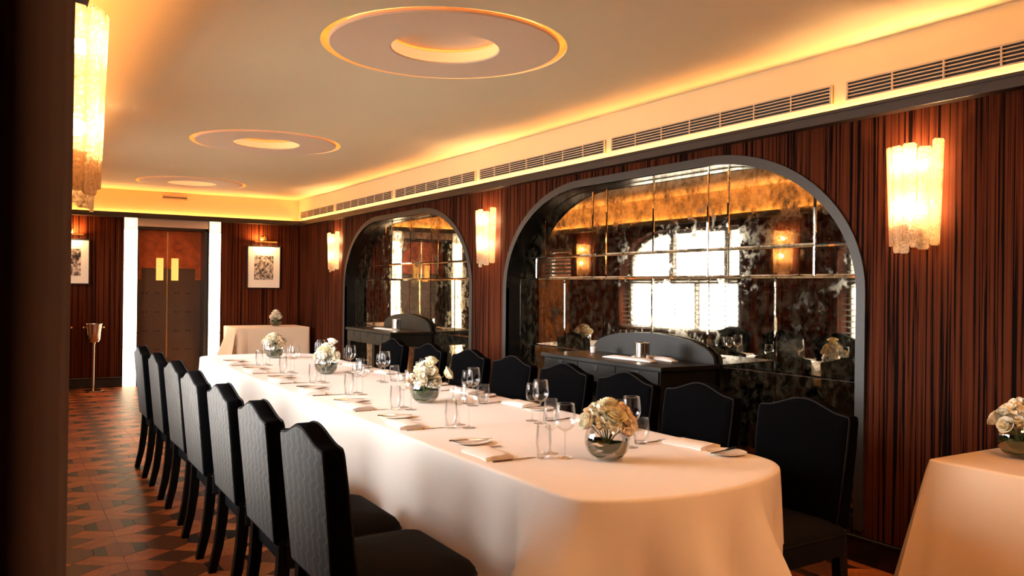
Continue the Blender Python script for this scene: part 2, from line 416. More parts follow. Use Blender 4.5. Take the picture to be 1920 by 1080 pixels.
for nme, mi, poly in CELL:
    me = MB().prism(ccw(shrink(poly, .0016)), 'z', -.010, 0).mesh(nme); me.materials.append(FM[mi]); cell_mesh.append(me)
rest = MB(); rest_m = []
for i in range(-4, 8):
    for j in range(-11, 17):
        cx, cy = OX+i*PX, OY+j*PY
        near = 0 <= i <= 2 and -2 <= j <= 8
        for k, (nme, mi, poly) in enumerate(CELL):
            if near:
                o = put(nme, cell_mesh[k], None, floor, (cx, cy, -random.random()*.0008))
            else:
                pw = clip_rect([(p[0]+cx, p[1]+cy) for p in shrink(poly, .0016)], -1.25, XR, YN, YF+.28)
                if len(pw) < 3: continue
                if mi == 2: pw = [(p[0]+cx, p[1]+cy) for p in shrink(poly, .0016)] if -1.2 < cx < XR-.4 and cy < YF-.6 else pw
                n0 = len(rest.f); rest.prism(ccw(pw), 'z', -.010, -random.random()*.0008); rest_m += [mi]*(len(rest.f)-n0)
me = rest.mesh('parquet_field')
for mm in FM: me.materials.append(mm)
me.polygons.foreach_set('material_index', rest_m)
tag(put('parquet_field', me, None, floor), None, None, None, 'stuff')

# ---- ceiling with three round recesses
DISC = [(2.084, 4.171), (2.084, 7.895), (2.084, 11.570)]; RD = .682
cl = MB(); hs = .80; N = 64
def up(pts, z): return [(p[0], p[1], z) for p in pts]
yy0 = YN
def flat(x0, x1, y0, y1, z=ZC): cl.quad((x0, y0, z), (x0, y1, z), (x1, y1, z), (x1, y0, z))
flat(-1.3, DISC[0][0]-hs, YN, YF+.05); flat(DISC[0][0]+hs, XR+.05, YN, YF+.05)
prev = YN
for cx, cy in DISC:
    flat(cx-hs, cx+hs, prev, cy-hs); prev = cy+hs
    inner, outer = [], []
    for k in range(N):
        a = 2*pi*k/N+pi/4; c_, s_ = cos(a), sin(a); q = hs/max(abs(c_), abs(s_))
        inner.append((cx+RD*c_, cy+RD*s_)); outer.append((cx+q*c_, cy+q*s_))
    cl.loft([up(outer, ZC), up(inner, ZC), up(inner, ZC+.13)])
    cl.add(up(inner, ZC+.13), [tuple(range(N))])
flat(DISC[0][0]-hs, DISC[0][0]+hs, prev, YF+.05)
cl.box(-1.4, XR+.3, YN-.1, YF+.5, ZC+.16, ZC+.26)
struct(cl.build('ceiling', plaster, merge=True), 'smooth cream plaster ceiling with three round recesses')
band_m = emit('warm_wall_glow', (1.0, .60, .26), .19)
fill_m = emit('warm_fill_diffuser', (1.0, .48, .20), 23)
t = thing('ceiling_light', 'added unseen round ceiling light behind the camera, warming the near cloth end', 'ceiling light', (2.084, .447, ZC))  # extra lamp added out of view to warm the near end of the cloth
MB().lathe([(.30, -.001), (.30, -.03), (.64, -.03), (.64, -.001), (.30, -.001)], 64).build('disc_ring', disc_m, t, smooth=True, angle=25)
MB().lathe([(0, -.012), (.298, -.012), (.298, -.004), (0, -.004)], 48).build('fill_diffuser', fill_m, t)
names = ['nearest and largest in view', 'middle one of the three', 'farthest, close to the double doors']
for (cx, cy), nmx in zip(DISC, names):
    t = thing('ceiling_light', 'round recessed ceiling light with pinkish disc and glowing rim, '+nmx, 'ceiling light', (cx, cy, ZC), 0, 'round ceiling lights')
    ro, ri = .640, .300
    MB().lathe([(ri, .062), (ri, -.004), (ri+.004, -.008), (ro-.008, -.008), (ro, 0), (ro, .014), (ri+.02, .016), (ri+.02, .062), (ri, .062)], 72).build('disc_ring', disc_m, t, smooth=True, angle=25)
    MB().lathe([(ri-.001, .0005), (ri-.001, .060)], 64).build('inner_wall_glow', band_m, t, smooth=True)  # glow put into the inner wall, standing in for hidden LED light on it
    MB().lathe([(0, .078), (ri+.06, .078), (ri+.06, .084), (0, .084)], 64).build('centre_cap', disc_m, t, smooth=True, angle=25)
    MB().lathe([(ro-.07, .030), (ro-.04, .030), (ro-.04, .042), (ro-.07, .042), (ro-.07, .030)], 48).build('led_strip', led_m, t)
    MB().lathe([(ri+.036, .034), (ri+.048, .034), (ri+.048, .048), (ri+.036, .048), (ri+.036, .034)], 40).build('led_strip', led_m, t)

# ---- right wall with two arched niches
AR = [(2.836, 6.659), (7.259, 10.951)]
ATOP, AA, AB, ASILL = 2.345, 1.20, .88, .17
def arch_pts(y0, y1, d=0, n=22, top=ATOP, a=AA, b_=AB, sill=ASILL, a2=None):
    a2 = a if a2 is None else a2
    pts = [(y0+d, sill)]
    for k in range(n+1):
        t = pi/2*k/n; pts.append((y0+a-(a-d)*cos(t), top-b_+(b_-d)*sin(t)))
    for k in range(n+1):
        t = pi/2*(1-k/n); pts.append((y1-a2+(a2-d)*cos(t), top-b_+(b_-d)*sin(t)))
    pts.append((y1-d, sill)); return pts
def wall_x(name, x0, x1, ya, yb, ztop, openings, material, label):
    """wall normal to x from ya to yb with openings given as outline point lists"""
    w = MB(); prev = ya
    for pts in openings:
        y0, y1, sill = pts[0][0], pts[-1][0], pts[0][1]
        w.box(x0, x1, prev, y0, 0, ztop); prev = y1
        if sill > 0: w.box(x0, x1, y0, y1, 0, sill)
        for p, q in zip(pts[1:-1], pts[2:-1]):
            if q[0]-p[0] > 1e-5: w.prism([p, q, (q[0], ztop), (p[0], ztop)], 'x', x0, x1)
    w.box(x0, x1, prev, yb, 0, ztop)
    return struct(w.build(name, material), label)
wall_x('wall_right', XR, XR+.22, YN-.1, YF+.3, ZC+.1, [arch_pts(*a) for a in AR], wood_wall, 'striped dark red brown veneer wall with two arched mirror niches')

# ---- left wall with windows
WIN = [(3.55, 6.20, .80, 2.33, 1), (7.70, 10.15, .80, 2.33, 1), (11.45, 12.35, 1.62, 2.16, 0)]
wo = []
for y0, y1, z0, z1, arc in WIN:
    wo.append(arch_pts(y0, y1, 0, 14, z1, .02, .5 if arc else .02, z0, .9 if arc else .02))
wall_x('wall_left', XL-.28, XL, 2.2, YF+.3, ZC+.1, wo, wood_wall, 'striped dark veneer wall with windows opposite the mirrors')
w = MB(); w.box(-1.4, XL-.28, 2.2, 2.32, 0, ZC+.1); w.box(-1.4, -1.3, YN, 2.2, 0, ZC+.1)
struct(w.build('wall_alcove', wood_wall), 'side walls of the curtained entrance alcove')
w = MB(); w.box(-1.4, XR+.22, YN-.1, YN, 0, ZC+.1)
struct(w.build('wall_near', wood_wall), 'veneer wall behind the camera')

# ---- far wall with door recess
DX0, DX1, DH = 1.60, 2.571, 2.29
w = MB(); w.box(-1.4, DX0, YF, YF+.34, 0, ZC+.1); w.box(DX1, XR+.22, YF, YF+.34, 0, ZC+.1); w.box(DX0, DX1, YF, YF+.34, DH, ZC+.1)
w.box(DX0-.02, DX1+.02, YF+.33, YF+.4, 0, DH+.02)
struct(w.build('wall_far', wood_far), 'far striped veneer wall with lit pilasters and double doors')

# ---- fascia, cornice, baseboard
w = MB(); w.prism([(XR-.045, CZ1-.03), (XR-.045, ZC+.01), (XR-.037, ZC+.01), (XR-.037, CZ1-.03)], 'y', YN, YF)
struct(w.build('trim_1', fascia_m), 'cream fascia band above right wall')
w = MB(); w.box(XL, XR, YF-.045, YF-.037, CZ1-.03, ZC+.01); struct(w.build('trim_2', fascia_m), 'cream fascia band above far wall')
w = MB(); w.box(XL+.037, XL+.045, 2.2, YF, CZ1-.03, ZC+.01); struct(w.build('trim_3', fascia_m), 'cream fascia band above left wall')
w = MB(); w.box(3.90, XR, YN, YF, CZ0, CZ1-.02); w.box(3.90, 3.9055, YN, YF, CZ1-.02, CZ1)
struct(w.build('trim_4', cornice_m, bevel=.002, seg=1), 'dark cornice along right wall')
w = MB(); w.box(XL, 3.90, 12.80, YF, CZ0, CZ1-.05); w.box(XL, 3.90, 12.80, 12.815, CZ1-.05, CZ1)
struct(w.build('trim_5', cornice_m, bevel=.002, seg=1), 'dark cornice along far wall')
w = MB(); w.box(XL, .228, 2.2, 12.80, CZ0, CZ1-.05); w.box(.213, .228, 2.2, 12.80, CZ1-.05, CZ1)
struct(w.build('trim_6', cornice_m, bevel=.002, seg=1), 'dark cornice along left wall')
def baseboard(name, poly_boxes, label):
    w = MB()
    for bx in poly_boxes: w.box(*bx)
    struct(w.build(name, wood_dark, bevel=.004, seg=1), label)
baseboard('baseboard_right', [(XR-.022, XR, YN, YF, 0, .125), (XR-.030, XR, YN, YF, .125, .145)], 'black skirting board along right wall')
baseboard('baseboard_far', [(XL+.03, 1.42, YF-.022, YF, 0, .125), (XL+.03, 1.42, YF-.030, YF, .125, .145), (2.74, XR-.03, YF-.022, YF, 0, .125), (2.74, XR-.03, YF-.030, YF, .125, .145)], 'black skirting board along far wall')
baseboard('baseboard_left', [(XL, XL+.022, 2.2, YF, 0, .125), (XL, XL+.030, 2.2, YF, .125, .145)], 'black skirting board along left wall')

# ---- windows and blinds
for k, ((y0, y1, z0, z1, arc), pts) in enumerate(zip(WIN, wo)):
    lab = ['tall arched window nearest the curtain', 'arched window reflected in the big mirror', 'small high window near the far wall'][k]
    inn = arch_pts(y0, y1, .045, 14, z1, .05, .5 if arc else .05, z0+.045, .9 if arc else .05)
    f_ = MB(); o3 = [(XL-.26, p[0], p[1]) for p in pts]; o4 = [(XL-.26, p[0], p[1]) for p in inn]
    f_.loft([o3, [(XL-.20, p[1], p[2]) for p in o3], [(XL-.20, p[1], p[2]) for p in o4], o4, o3])
    root = struct(f_.build('window_%d' % (k+1), frame_w), 'dark framed '+lab)
    if arc:
        zt = 1.52
        MB().box(XL-.25, XL-.20, y0, y1, zt-.05, zt+.05).build('transom', frame_w, root)
        for ym in (y0+.42, y0+1.52): MB().box(XL-.25, XL-.20, ym-.05, ym+.05, zt, z1-.01).build('mullion', frame_w, root)
        MB().box(XL-.25, XL-.20, y0+.97, y0+1.01, z0, zt).build('mullion', frame_w, root)
    mid = sum(p[0] for p in pts)/len(pts)
    MB().prism(ccw([p for p in pts]), 'x', XL-.235, XL-.229).build('pane', pane_m, root)
    area('window_portal', (XL-.30, (y0+y1)/2, (z0+z1)/2), z1-z0+.1, y1-y0+.1, 1, (1, 1, 1), (0, -pi/2, 0), portal=True)
    bt = thing('venetian_blind', 'open horizontal slat blind in the '+lab, 'blind', (XL-.07, (y0+y1)/2, z0), 0, 'blinds in the left wall windows')
    z = .05; tilt = radians(-12 if arc else -45); prev_me = None
    while z < z1-z0-.03:
        yl, yr = -(y1-y0)/2+.02, (y1-y0)/2-.02
        if arc and z0+z > z1-.5:
            yr = (y1-.9+.9*sqrt(max(0, 1-((z0+z-(z1-.5))/.5)**2)))-(y0+y1)/2-.03
        s_ = MB(); c_, d_ = .031*cos(tilt), .031*sin(tilt)
        s_.add([(-c_, yl, -d_), (0, yl, .003), (c_, yl, d_), (-c_, yr, -d_), (0, yr, .003), (c_, yr, d_)], [(0, 1, 4, 3), (1, 2, 5, 4)])
        o = s_.build('slat', slat_m, bt); o.location.z = z
        z += .066
    nc = 5 if arc else 2
    for q in range(nc):
        yq = (y0+y1)/2*0-(y1-y0)/2+(y1-y0)*(q+.5)/nc
        top = z1-z0-.02 if not arc or yq < .2 else z1-z0-.16
        MB().box(.033, .036, yq-.014, yq+.014, 0.01, top).build('ladder_tape', frame_w, bt)
    MB().box(-.03, .03, -(y1-y0)/2+.02, (y1-y0)/2-.02, .01, .03).build('bottom_rail', frame_w, bt)
# plain timber door leaf seen below the small window
dr = thing('cupboard_door', 'plain light brown timber door below the small window on left wall', 'door', (XL+.003, 11.9, 0))
wood_lt = zebra('light_brown_veneer', (.16, .07, .03), (.30, .14, .06), (.40, .20, .09), 60, .8, .4)
MB().box(0, .03, -.45, .45, .15, 1.58).build('door_leaf', wood_lt, dr, bevel=.004)
MB().tube([(.03, -.38, 1.0), (.07, -.38, 1.0), (.07, -.30, 1.0)], .009, 8).build('handle', brass, dr, smooth=True)

# ---- arched mirrors
ROWS = [ASILL+.03, .95, 1.555, 1.742, 2.5]
def mirror(y0, y1, label, k):
    cy = (y0+y1)/2; t = thing('arched_mirror', label, 'mirror', (XR, cy, ASILL), 0, 'arched antiqued mirrors')
    def loc(pts, x): return [(x-XR, p[0]-cy, p[1]-ASILL) for p in pts]
    P0, P1 = arch_pts(y0, y1, 0), arch_pts(y0, y1, .058)
    MB().loft([loc(P0, XR), loc(P0, XR-.014), loc(P1, XR-.014), loc(P1, XR+.02), loc(P0, XR+.02)], closed=False).build('frame', bronze, t, smooth=True, angle=30)
    MB().loft([loc(P1, XR-.012), loc(P1, XM+.02)], closed=False).build('niche_lining', wood_dark, t, smooth=True)
    MB().box(-.01, XM-XR+.02, -(cy-y0), (cy-y0), 0, .012).build('niche_sill', wood_dark, t)
    MB().prism(ccw([(p[0]-cy, p[1]-ASILL) for p in arch_pts(y0, y1, .03)]), 'x', XM-XR+.012, XM-XR+.03).build('backing', black_m, t)
    hull = ccw(arch_pts(y0, y1, .052, sill=ASILL+.012))
    h = (y1-y0)/2
    up_ = [-h, -1.45, -.752, -.564, 0, .564, .752, 1.45, h]
    low = [-h, -1.165, -.58, 0, .58, 1.13, h]
    mid = [-h, -1.45, -.752, -.564, .564, .752, 1.59, h]
    for r_, cols in enumerate((low, low, mid, up_)):
        for a_, b_ in zip(cols, cols[1:]):
            poly = clip_rect(hull, cy+a_, cy+b_, ROWS[r_], ROWS[r_+1])
            poly = inset(poly, .0012) if poly else []
            if len(poly) < 3: continue
            inn = inset(poly, .011 if r_ else .003)
            if len(inn) < 3: continue
            c = (sum(p[0] for p in poly)/len(poly), sum(p[1] for p in poly)/len(poly))
            m_ = MB(); tx, ty = random.uniform(-.0009, .0009), (-.010 if r_ < 2 else random.uniform(-.0009, .0009))
            def L(pp, x): return [(x-XR+(p[0]-c[0])*tx+(p[1]-(.875 if r_ < 2 else c[1]))*ty, p[0]-cy, p[1]-ASILL) for p in pp]
            # bevelled edge: resample the rim to the inner polygon's corner count by nearest edge directions
            if len(inn) == len(poly): m_.loft([L(poly, XM+.012), L(poly, XM+.003), L(inn, XM)], cap1=True)
            else:
                rim = []
                for p in inn:
                    dx, dy = p[0]-c[0], p[1]-c[1]; L_ = sqrt(dx*dx+dy*dy); rim.append((p[0]+dx/L_*.011, p[1]+dy/L_*.011))
                m_.loft([L(rim, XM+.012), L(rim, XM+.003), L(inn, XM)], cap1=True)
            m_.build('mirror_panel', MATS['antique_mirror'], t)
    return t
mirror(*AR[0], 'large arched antiqued panel mirror nearest camera, behind the dark sideboard', 0)
mirror(*AR[1], 'arched antiqued panel mirror farther along right wall, near the corner', 1)

# ---- door recess, double doors
dY = 13.24
t = struct(MB().box(DX0-.0, DX0+.02, YF+.005, YF+.3, 0, DH).box(DX1-.05, DX1, YF+.005, YF+.3, 0, DH).box(DX0, DX1, YF+.005, YF+.3, DH-.03, DH).build('door_1', cornice_m), 'dark reveal around metal clad double doors')
ztop = DH-.035; cxd = 2.05
for sgn in (-1, 1):
    x0, x1 = (DX0+.02, cxd-.004) if sgn < 0 else (cxd+.004, DX1-.05)
    lf = MB().box(x0, x1, dY, dY+.045, .01, ztop).build('door_leaf', bronze_door, t)
    # stepped copper field
    zl, zs = 1.53, 1.70
    xa = x0+.075 if sgn < 0 else x1-.075
    poly = [(x0, ztop), (x0, zl), (xa, zl), (xa, zs), (x1, zs), (x1, ztop)] if sgn < 0 else [(x0, ztop), (x0, zs), (xa, zs), (xa, zl), (x1, zl), (x1, ztop)]
    cp = MB()
    if sgn < 0: cp.box(x0, xa, dY-.006, dY, zl, ztop).box(xa, x1, dY-.006, dY, zs, ztop)
    else: cp.box(xa, x1, dY-.006, dY, zl, ztop).box(x0, xa, dY-.006, dY, zs, ztop)
    cp.build('copper_panel', copper_m, lf)
    pts = [(p[0], dY-.008, p[1]) for p in (poly[1:5])]
    MB().tube(pts, .004, 4).build('copper_beading', brass, lf)
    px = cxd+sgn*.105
    MB().box(px-.05, px+.05, dY-.022, dY-.006, 1.52, 1.85).build('amber_panel', goldp, lf, bevel=.004)  # amber door panel, its brightness set by emission
    st = MB()
    for zz_ in (1.33, 1.05, .77, .49):
        for off in (.135, .30):
            for dd in (-.022, .022):
                xx = cxd+sgn*off+dd; st.box(xx-.007, xx+.007, dY-.006, dY, zz_-.007, zz_+.007)
    tag(st.build('studs', wood_dark, lf), None, None, None, 'stuff')
MB().box(cxd-.009, cxd+.009, dY-.012, dY+.02, .01, ztop).build('brass_meeting_strip', brass, t)
MB().box(DX0+.05, DX1-.06, dY-.02, dY-.004, ztop+.005, ztop+.016).build('brass_head_strip', brass, t)
# relief rose on copper
rs = MB()
for q, (rx, rz_, rr_) in enumerate([(cxd+.15, 2.02, .07), (cxd+.15, 2.02, .045), (cxd-.10, 2.0, .06)]):
    rs.tube([(rx+rr_*cos(a*pi/8)*(1+.15*cos(a*2)), dY-.010, rz_+rr_*sin(a*pi/8)) for a in range(16)], .007, 5, closed=True)
rs.build('relief_rosette', copper_m, t, smooth=True)
struct(MB().box(DX0+.001, DX1-.001, YF-.03, YF-.002, 2.29, 2.405).build('trim_7', lintel_m, bevel=.003), 'cream lintel panel over double doors')

# ---- backlit pilasters
for k, (x0, x1, seams, lab) in enumerate([(1.42, 1.597, [0, .37, .57, .76, 1.67, 1.80, 2.245, 2.405], 'left of'), (2.574, 2.74, [0, .36, .55, .745, 1.67, 1.79, 1.92, 2.238, 2.405], 'right of')]):
    cx = (x0+x1)/2; t = thing('light_pilaster', 'tall glowing white glass pilaster immediately %s the double doors' % lab, 'light', (cx, YF, 0), 0, 'backlit pilasters')
    hw = (x1-x0)/2
    MB().box(-hw, hw, -.055, -.002, 0, 2.405).build('housing', bronze, t)
    for a_, b_ in zip(seams, seams[1:]):
        top = b_ > 2.3
        MB().box(-hw+.002, hw-.002, -.075, -.055, a_+.004, b_-.004).build('glass_panel', pil_head if top else pil_glass, t, bevel=.003, seg=1)
    zc = 2.322
    MB().tube([(.062*cos(q*pi/16), -.078, zc+.062*sin(q*pi/16)) for q in range(32)], .0032, 6, closed=True).build('roundel_rim', bronze, t, smooth=True)
    MB().prism([(.058*cos(q*pi/16), zc+.058*sin(q*pi/16)) for q in range(32)], 'y', -.082, -.075).build('roundel', pil_disc, t)

# ================================================================ AIR GRILLE, FAR VENT
mods = [(-.95, .93), (1.00, 2.936), (3.029, 4.999), (5.083, 7.05), (7.14, 9.10), (9.19, 11.15), (11.24, 12.78)]
wh = ['behind the camera end', 'above the nearest wall lamp, at the frame edge', 'above the right half of the near mirror', 'above the left half of the near mirror', 'between the two mirrors', 'above the far mirror', 'in the far corner']
for (a_, b_), lab in zip(mods, wh):
    if b_ < 1.2: continue
    L_ = b_-a_; cy = (a_+b_)/2
    t = thing('air_grille', 'slotted air grille section in cream fascia '+lab, 'vent', (XR-.045, cy, 2.512), 0, 'air grille sections over right wall')
    MB().box(-.004, -.0005, -L_/2, L_/2, 0, .094).build('backing', black_m, t)
    MB().box(-.016, -.002, -L_/2, L_/2, -.006, .003).box(-.016, -.002, -L_/2, L_/2, .091, .100).box(-.016, -.002, -L_/2, -L_/2+.012, .003, .091).box(-.016, -.002, L_/2-.012, L_/2, .003, .091).build('frame', grille_m, t)
    me = None
    for q in range(4):
        z = .0105+.019*q+.0035
        if me is None: me = MB().box(-.014, -.004, -L_/2+.01, L_/2-.01, 0, .006).mesh('slat')
        o = put('slat', me, grille_m, t); o.location.z = z+.003
    nd = max(2, round(L_/.28)); dm = MB().box(-.015, -.004, -.005, .005, .003, .091).mesh('divider')
    for q in range(1, nd): put('divider', dm, grille_m, t, (0, -L_/2+L_*q/nd, 0))
t = thing('wall_vent', 'small brass edged slotted vent on the cream fascia above the double doors', 'vent', (2.09, YF-.045, 2.725), 0)
MB().box(-.17, .17, -.016, -.002, -.034, .034).build('body', grille_m, t, bevel=.003)
for z in (-.028, 0, .028): MB().box(-.165, .165, -.022, -.014, z-.004, z+.004).build('slat', brass if z else wood_dark, t)
# small lit exit sign on the left wall fascia, seen in the far mirror
t = thing('exit_sign', 'small green exit sign on the left wall cornice, seen in the far mirror', 'sign', (XL+.14, 12.35, 2.56), 0)
MB().box(-.02, .02, -.17, .17, -.075, .075).build('housing', frame_b, t, bevel=.004)
MB().box(.02, .023, -.16, .16, -.065, .065).build('sign_face', exit_m, t)
MB().box(.023, .024, -.10, -.02, -.01, .01).prism([(.0, -.03), (.045, 0), (.0, .03)], 'x', .023, .024).build('arrow', exit_w, t)

# ================================================================ WALL SCONCES
def make_sconce(label, power=None):
    t = thing('wall_sconce', label, 'wall lamp', (0, 0, 0), 0, 'ice glass wall lamps')
    MB().box(0, .012, -.06, .06, -.20, .20).build('backplate', brass, t, bevel=.003)
    MB().tube([(.012, 0, -.02), (.09, 0, -.02)], .006, 8).tube([(.085*cos(a*pi/10)+.012, .115*sin(a*pi/10), .03) for a in range(-5, 6)], .0035, 6).build('bracket', brass, t)
    n = 6
    for layer in (0, 1):
        cnt = n if layer == 0 else 4
        for i in range(cnt):
            a0 = -pi/2*.95+pi*.95*(i+.02+(.4 if layer else 0))/n; a1 = -pi/2*.95+pi*.95*(i+.96+(.4 if layer else 0))/n
            rr = random.Random(i*7+layer*31+3)
            zt = .255+rr.uniform(-.018, .012) if layer == 0 else -.13+rr.uniform(-.03, .03)
            zb = -.245+rr.uniform(-.035, .03) if layer == 0 else -.275+rr.uniform(-.02, .015)
            if layer == 0 and i == 5: zt = .275
            def P(a, z, d):
                s_ = .86+.14*(z+.27)/.54; k = 1-(.14 if layer else 0)
                return ((.012+.125*s_*cos(a)*k)+d*cos(a), .148*s_*sin(a)*k+d*sin(a), z)
            th = .0045; loops = []
            rc = .010
            prof = [(0, zb+rc), (rc, zb), (1-rc, zb), (1, zb+rc), (1, zt-rc), (1-.12, zt), (.12, zt), (0, zt-rc)]
            prof = [(0, zb+rc), (.15, zb), (.85, zb), (1, zb+rc), (1, zt-rc), (.85, zt), (.15, zt), (0, zt-rc)]
            m_ = MB(); f_ = [P(a0+(a1-a0)*u_, z, th) for u_, z in prof]; b_ = [P(a0+(a1-a0)*u_, z, -th) for u_, z in prof]
            m_.loft([b_, f_], cap0=True, cap1=True)
            m_.build('glass_slab', ice_m, t)
    for z in (.165, -.06):
        MB().lathe([(.0, z-.05), (.012, z-.05), (.012, z-.022), (.0, z-.022)], 10, (.066, 0, 0)).build('lamp_holder', brass, t)
        MB().lathe([(0, z-.024), (.014, z-.020), (.021, z-.008), (.023, z+.004), (.017, z+.018), (0, z+.026)], 12, (.066, 0, 0)).build('light_bulb', bulb_m, t, smooth=True)
    return t
sc0 = make_sconce('glowing ice glass wall lamp at the far right, right of the near mirror')
sc0.location = (XR, 2.545, 1.95)
for x, y, rz, lab in [(XR, 6.93, 0, 'glowing ice glass wall lamp on the veneer between the two arched mirrors'), (XR, 11.24, 0, 'small looking glowing glass wall lamp between far mirror and room corner'),
                      (XL, 2.60, 0, 'large glowing glass wall lamp on left, half hidden by the dark curtain'), (XL, 6.95, 0, 'glass wall lamp on left wall between the two large windows'), (XL, 11.05, 0, 'glass wall lamp on left wall beside the small high window')]:
    copy_tree(sc0, (x, y, 1.95), 0, lab)
for o in [o for o in COL.objects if o.name.startswith('wall_sconce') and o.parent is None]:
    o.rotation_euler.z = pi if o.location.x > 2 else 0

# ================================================================ PICTURES AND PICTURE LIGHTS
def picture(cx, zc, w_, h_, pm, lab):
    t = thing('framed_picture', 'framed black and white photograph with cream mount, '+lab, 'picture', (cx, YF, zc), 0, 'framed photographs beside the doors')
    f_ = MB(); fw = .014
    for a_ in ((-w_/2, -w_/2+fw, -h_/2, h_/2), (w_/2-fw, w_/2, -h_/2, h_/2), (-w_/2+fw, w_/2-fw, -h_/2, -h_/2+fw), (-w_/2+fw, w_/2-fw, h_/2-fw, h_/2)): f_.box(a_[0], a_[1], -.045, -.002, a_[2], a_[3])
    f_.build('frame', frame_b, t, bevel=.0015, seg=1)
    MB().box(-w_/2+fw, w_/2-fw, -.030, -.004, -h_/2+fw, h_/2-fw).build('mount_board', mat_board, t)
    MB().box(-.145, .145, -.032, -.030, -.195, .175).build('photo_print', pm, t)
    l = thing('picture_light', 'brass picture light above the photograph '+lab, 'lamp', (cx, YF, zc+h_/2+.09), 0, 'brass picture lights')
    MB().box(-.05, .05, -.015, 0, -.012, .05).build('wall_plate', brass, l, bevel=.004)
    MB().tube([(0, -.01, .03), (0, -.08, .055), (0, -.125, .03), (0, -.13, -.02)], .006, 8).build('arm', brass, l, smooth=True)
    n = 9; lp = []
    for x in (-.165, .165): lp.append([(x, -.13+.024*cos(pi*k/n), -.045+.024*sin(pi*k/n)) for k in range(n+1)])
    MB().loft(lp, closed=False).build('shade', brass, l, smooth=True)
    area('picture_lamp', (cx, YF-.125, zc+h_/2+.038), .28, .02, 1.0, (1, .62, .30), (radians(20), 0, 0))
picture(3.391, 1.745, .513, .66, print_a, 'right of the double doors')
picture(.737, 1.762, .513, .63, print_b, 'left of the doors near curtain')
# the lamps also wash the wall above them
for cx in (3.30, .80): area('picture_lamp', (cx, YF-.07, 2.16), .16, .02, 2.6, (1, .42, .12), (pi-.3, 0, 0))

# ================================================================ ICE BUCKETS ON STANDS
def make_bucket(lab):
    t = thing('ice_bucket_stand', lab, 'ice bucket', (1.03, 12.66, 0), 0, 'ice buckets on stands')
    MB().lathe([(0, .0), (.13, .0), (.13, .008), (.03, .02), (.016, .03), (0, .03)], 28).build('base', steel, t, smooth=True)
    MB().lathe([(.014, .02), (.020, .63), (.030, .655), (.032, .66), (.0, .66)], 20).build('stem', steel, t, smooth=True)
    MB().lathe([(0, .662), (.070, .665), (.088, .70), (.094, .80), (.108, .905), (.114, .908), (.114, .914), (.104, .912), (.090, .80), (.084, .70), (.0, .675)], 28).build('bucket', steel, t, smooth=True)
    for s_ in (-1, 1): MB().lathe([(0, -.016), (.012, -.012), (.016, 0), (.012, .012), (0, .016)], 12, (s_*.122, 0, .862)).build('knob_handle', brass, t, smooth=True)
    return t
bk = make_bucket('polished ice bucket on tall stand left of the glowing pilaster')
copy_tree(bk, (.64, 12.66, 0), 0, 'polished ice bucket on stand peeking out behind the curtain edge')

# ================================================================ TABLES AND CLOTHS
def resample(pts, step):
    out = []
    n = len(pts)
    for i in range(n):
        a = Vector(pts[i]); b_ = Vector(pts[(i+1) % n]); k = max(1, int((b_-a).length/step))
        for q in range(k): out.append(a+(b_-a)*q/k)
    return out
def chaikin(pts, it=2):
    for _ in range(it):
        o = []
        for i in range(len(pts)):
            a = Vector(pts[i]); b_ = Vector(pts[(i+1) % len(pts)])
            if (b_-a).length > .5:
                d = (b_-a).normalized()*.05; o += [a+d, b_-d]
            else: o += [a*.75+b_*.25, a*.25+b_*.75]
        pts = o
    return pts
def cloth(name, outline, ztop, zhem, offset, step=.016, lift=0, rnd=.012, levels=22, material=linen, origin=(0, 0), top=True):
    P = resample(outline, step); n = len(P); Nn = []
    cx = sum(p.x for p in P)/n; cy = sum(p.y for p in P)/n
    for i in range(n):
        t_ = (P[(i+3) % n]-P[(i-3) % n]).normalized(); Nn.append(Vector((t_.y, -t_.x)))
    s = 0; arc = []
    for i in range(n): arc.append(s); s += (P[(i+1) % n]-P[i]).length
    loops = []
    zt = ztop+lift
    for d in ((.05, .0) if top else (.008, 0)):
        loops.append([(p.x-Nn[i].x*d*.9, p.y-Nn[i].y*d*.9, zt) for i, p in enumerate(P)] if d < .2 else None)
    loops = [l for l in loops if l]
    for k in range(1, 4):
        a = pi/2*k/3
        loops.append([(p.x+Nn[i].x*(rnd*sin(a)+lift), p.y+Nn[i].y*(rnd*sin(a)+lift), zt-rnd*(1-cos(a))) for i, p in enumerate(P)])
    for k in range(1, levels+1):
        row = []
        for i, p in enumerate(P):
            hem = zhem(p, arc[i]) if callable(zhem) else zhem
            z = (ztop-rnd)+(hem-(ztop-rnd))*k/levels
            o = offset(p, Nn[i], arc[i], ztop-z)+rnd+lift
            row.append((p.x+Nn[i].x*o, p.y+Nn[i].y*o, z+lift*.0))
        loops.append(row)
    m_ = MB(); m_.loft([[(x-origin[0], y-origin[1], z) for x, y, z in l] for l in loops])
    # flat top strips across
    m_.add([(x-origin[0], y-origin[1], z) for x, y, z in loops[0]], [tuple(range(n))])
    me = m_.mesh(name, smooth=True, merge=True, angle=60)
    return put(name, me, material, None, (origin[0], origin[1], 0))
TO = [(1.648, 2.305), (1.70, 2.235), (1.85, 2.175), (2.05, 2.143), (2.22, 2.147), (2.36, 2.172), (2.52, 2.222), (2.62, 2.277), (2.69, 2.335), (2.742, 2.42), (2.762, 2.53),
      (2.762, 8.40), (2.74, 8.52), (2.65, 8.61), (2.45, 8.69), (2.235, 8.73), (1.95, 8.72), (1.75, 8.68), (1.665, 8.61), (1.648, 8.50)]
TO2 = chaikin(TO, 2)
def sm(a, b_, x):
    t_ = max(0, min(1, (x-a)/(b_-a))); return t_*t_*(3-2*t_)
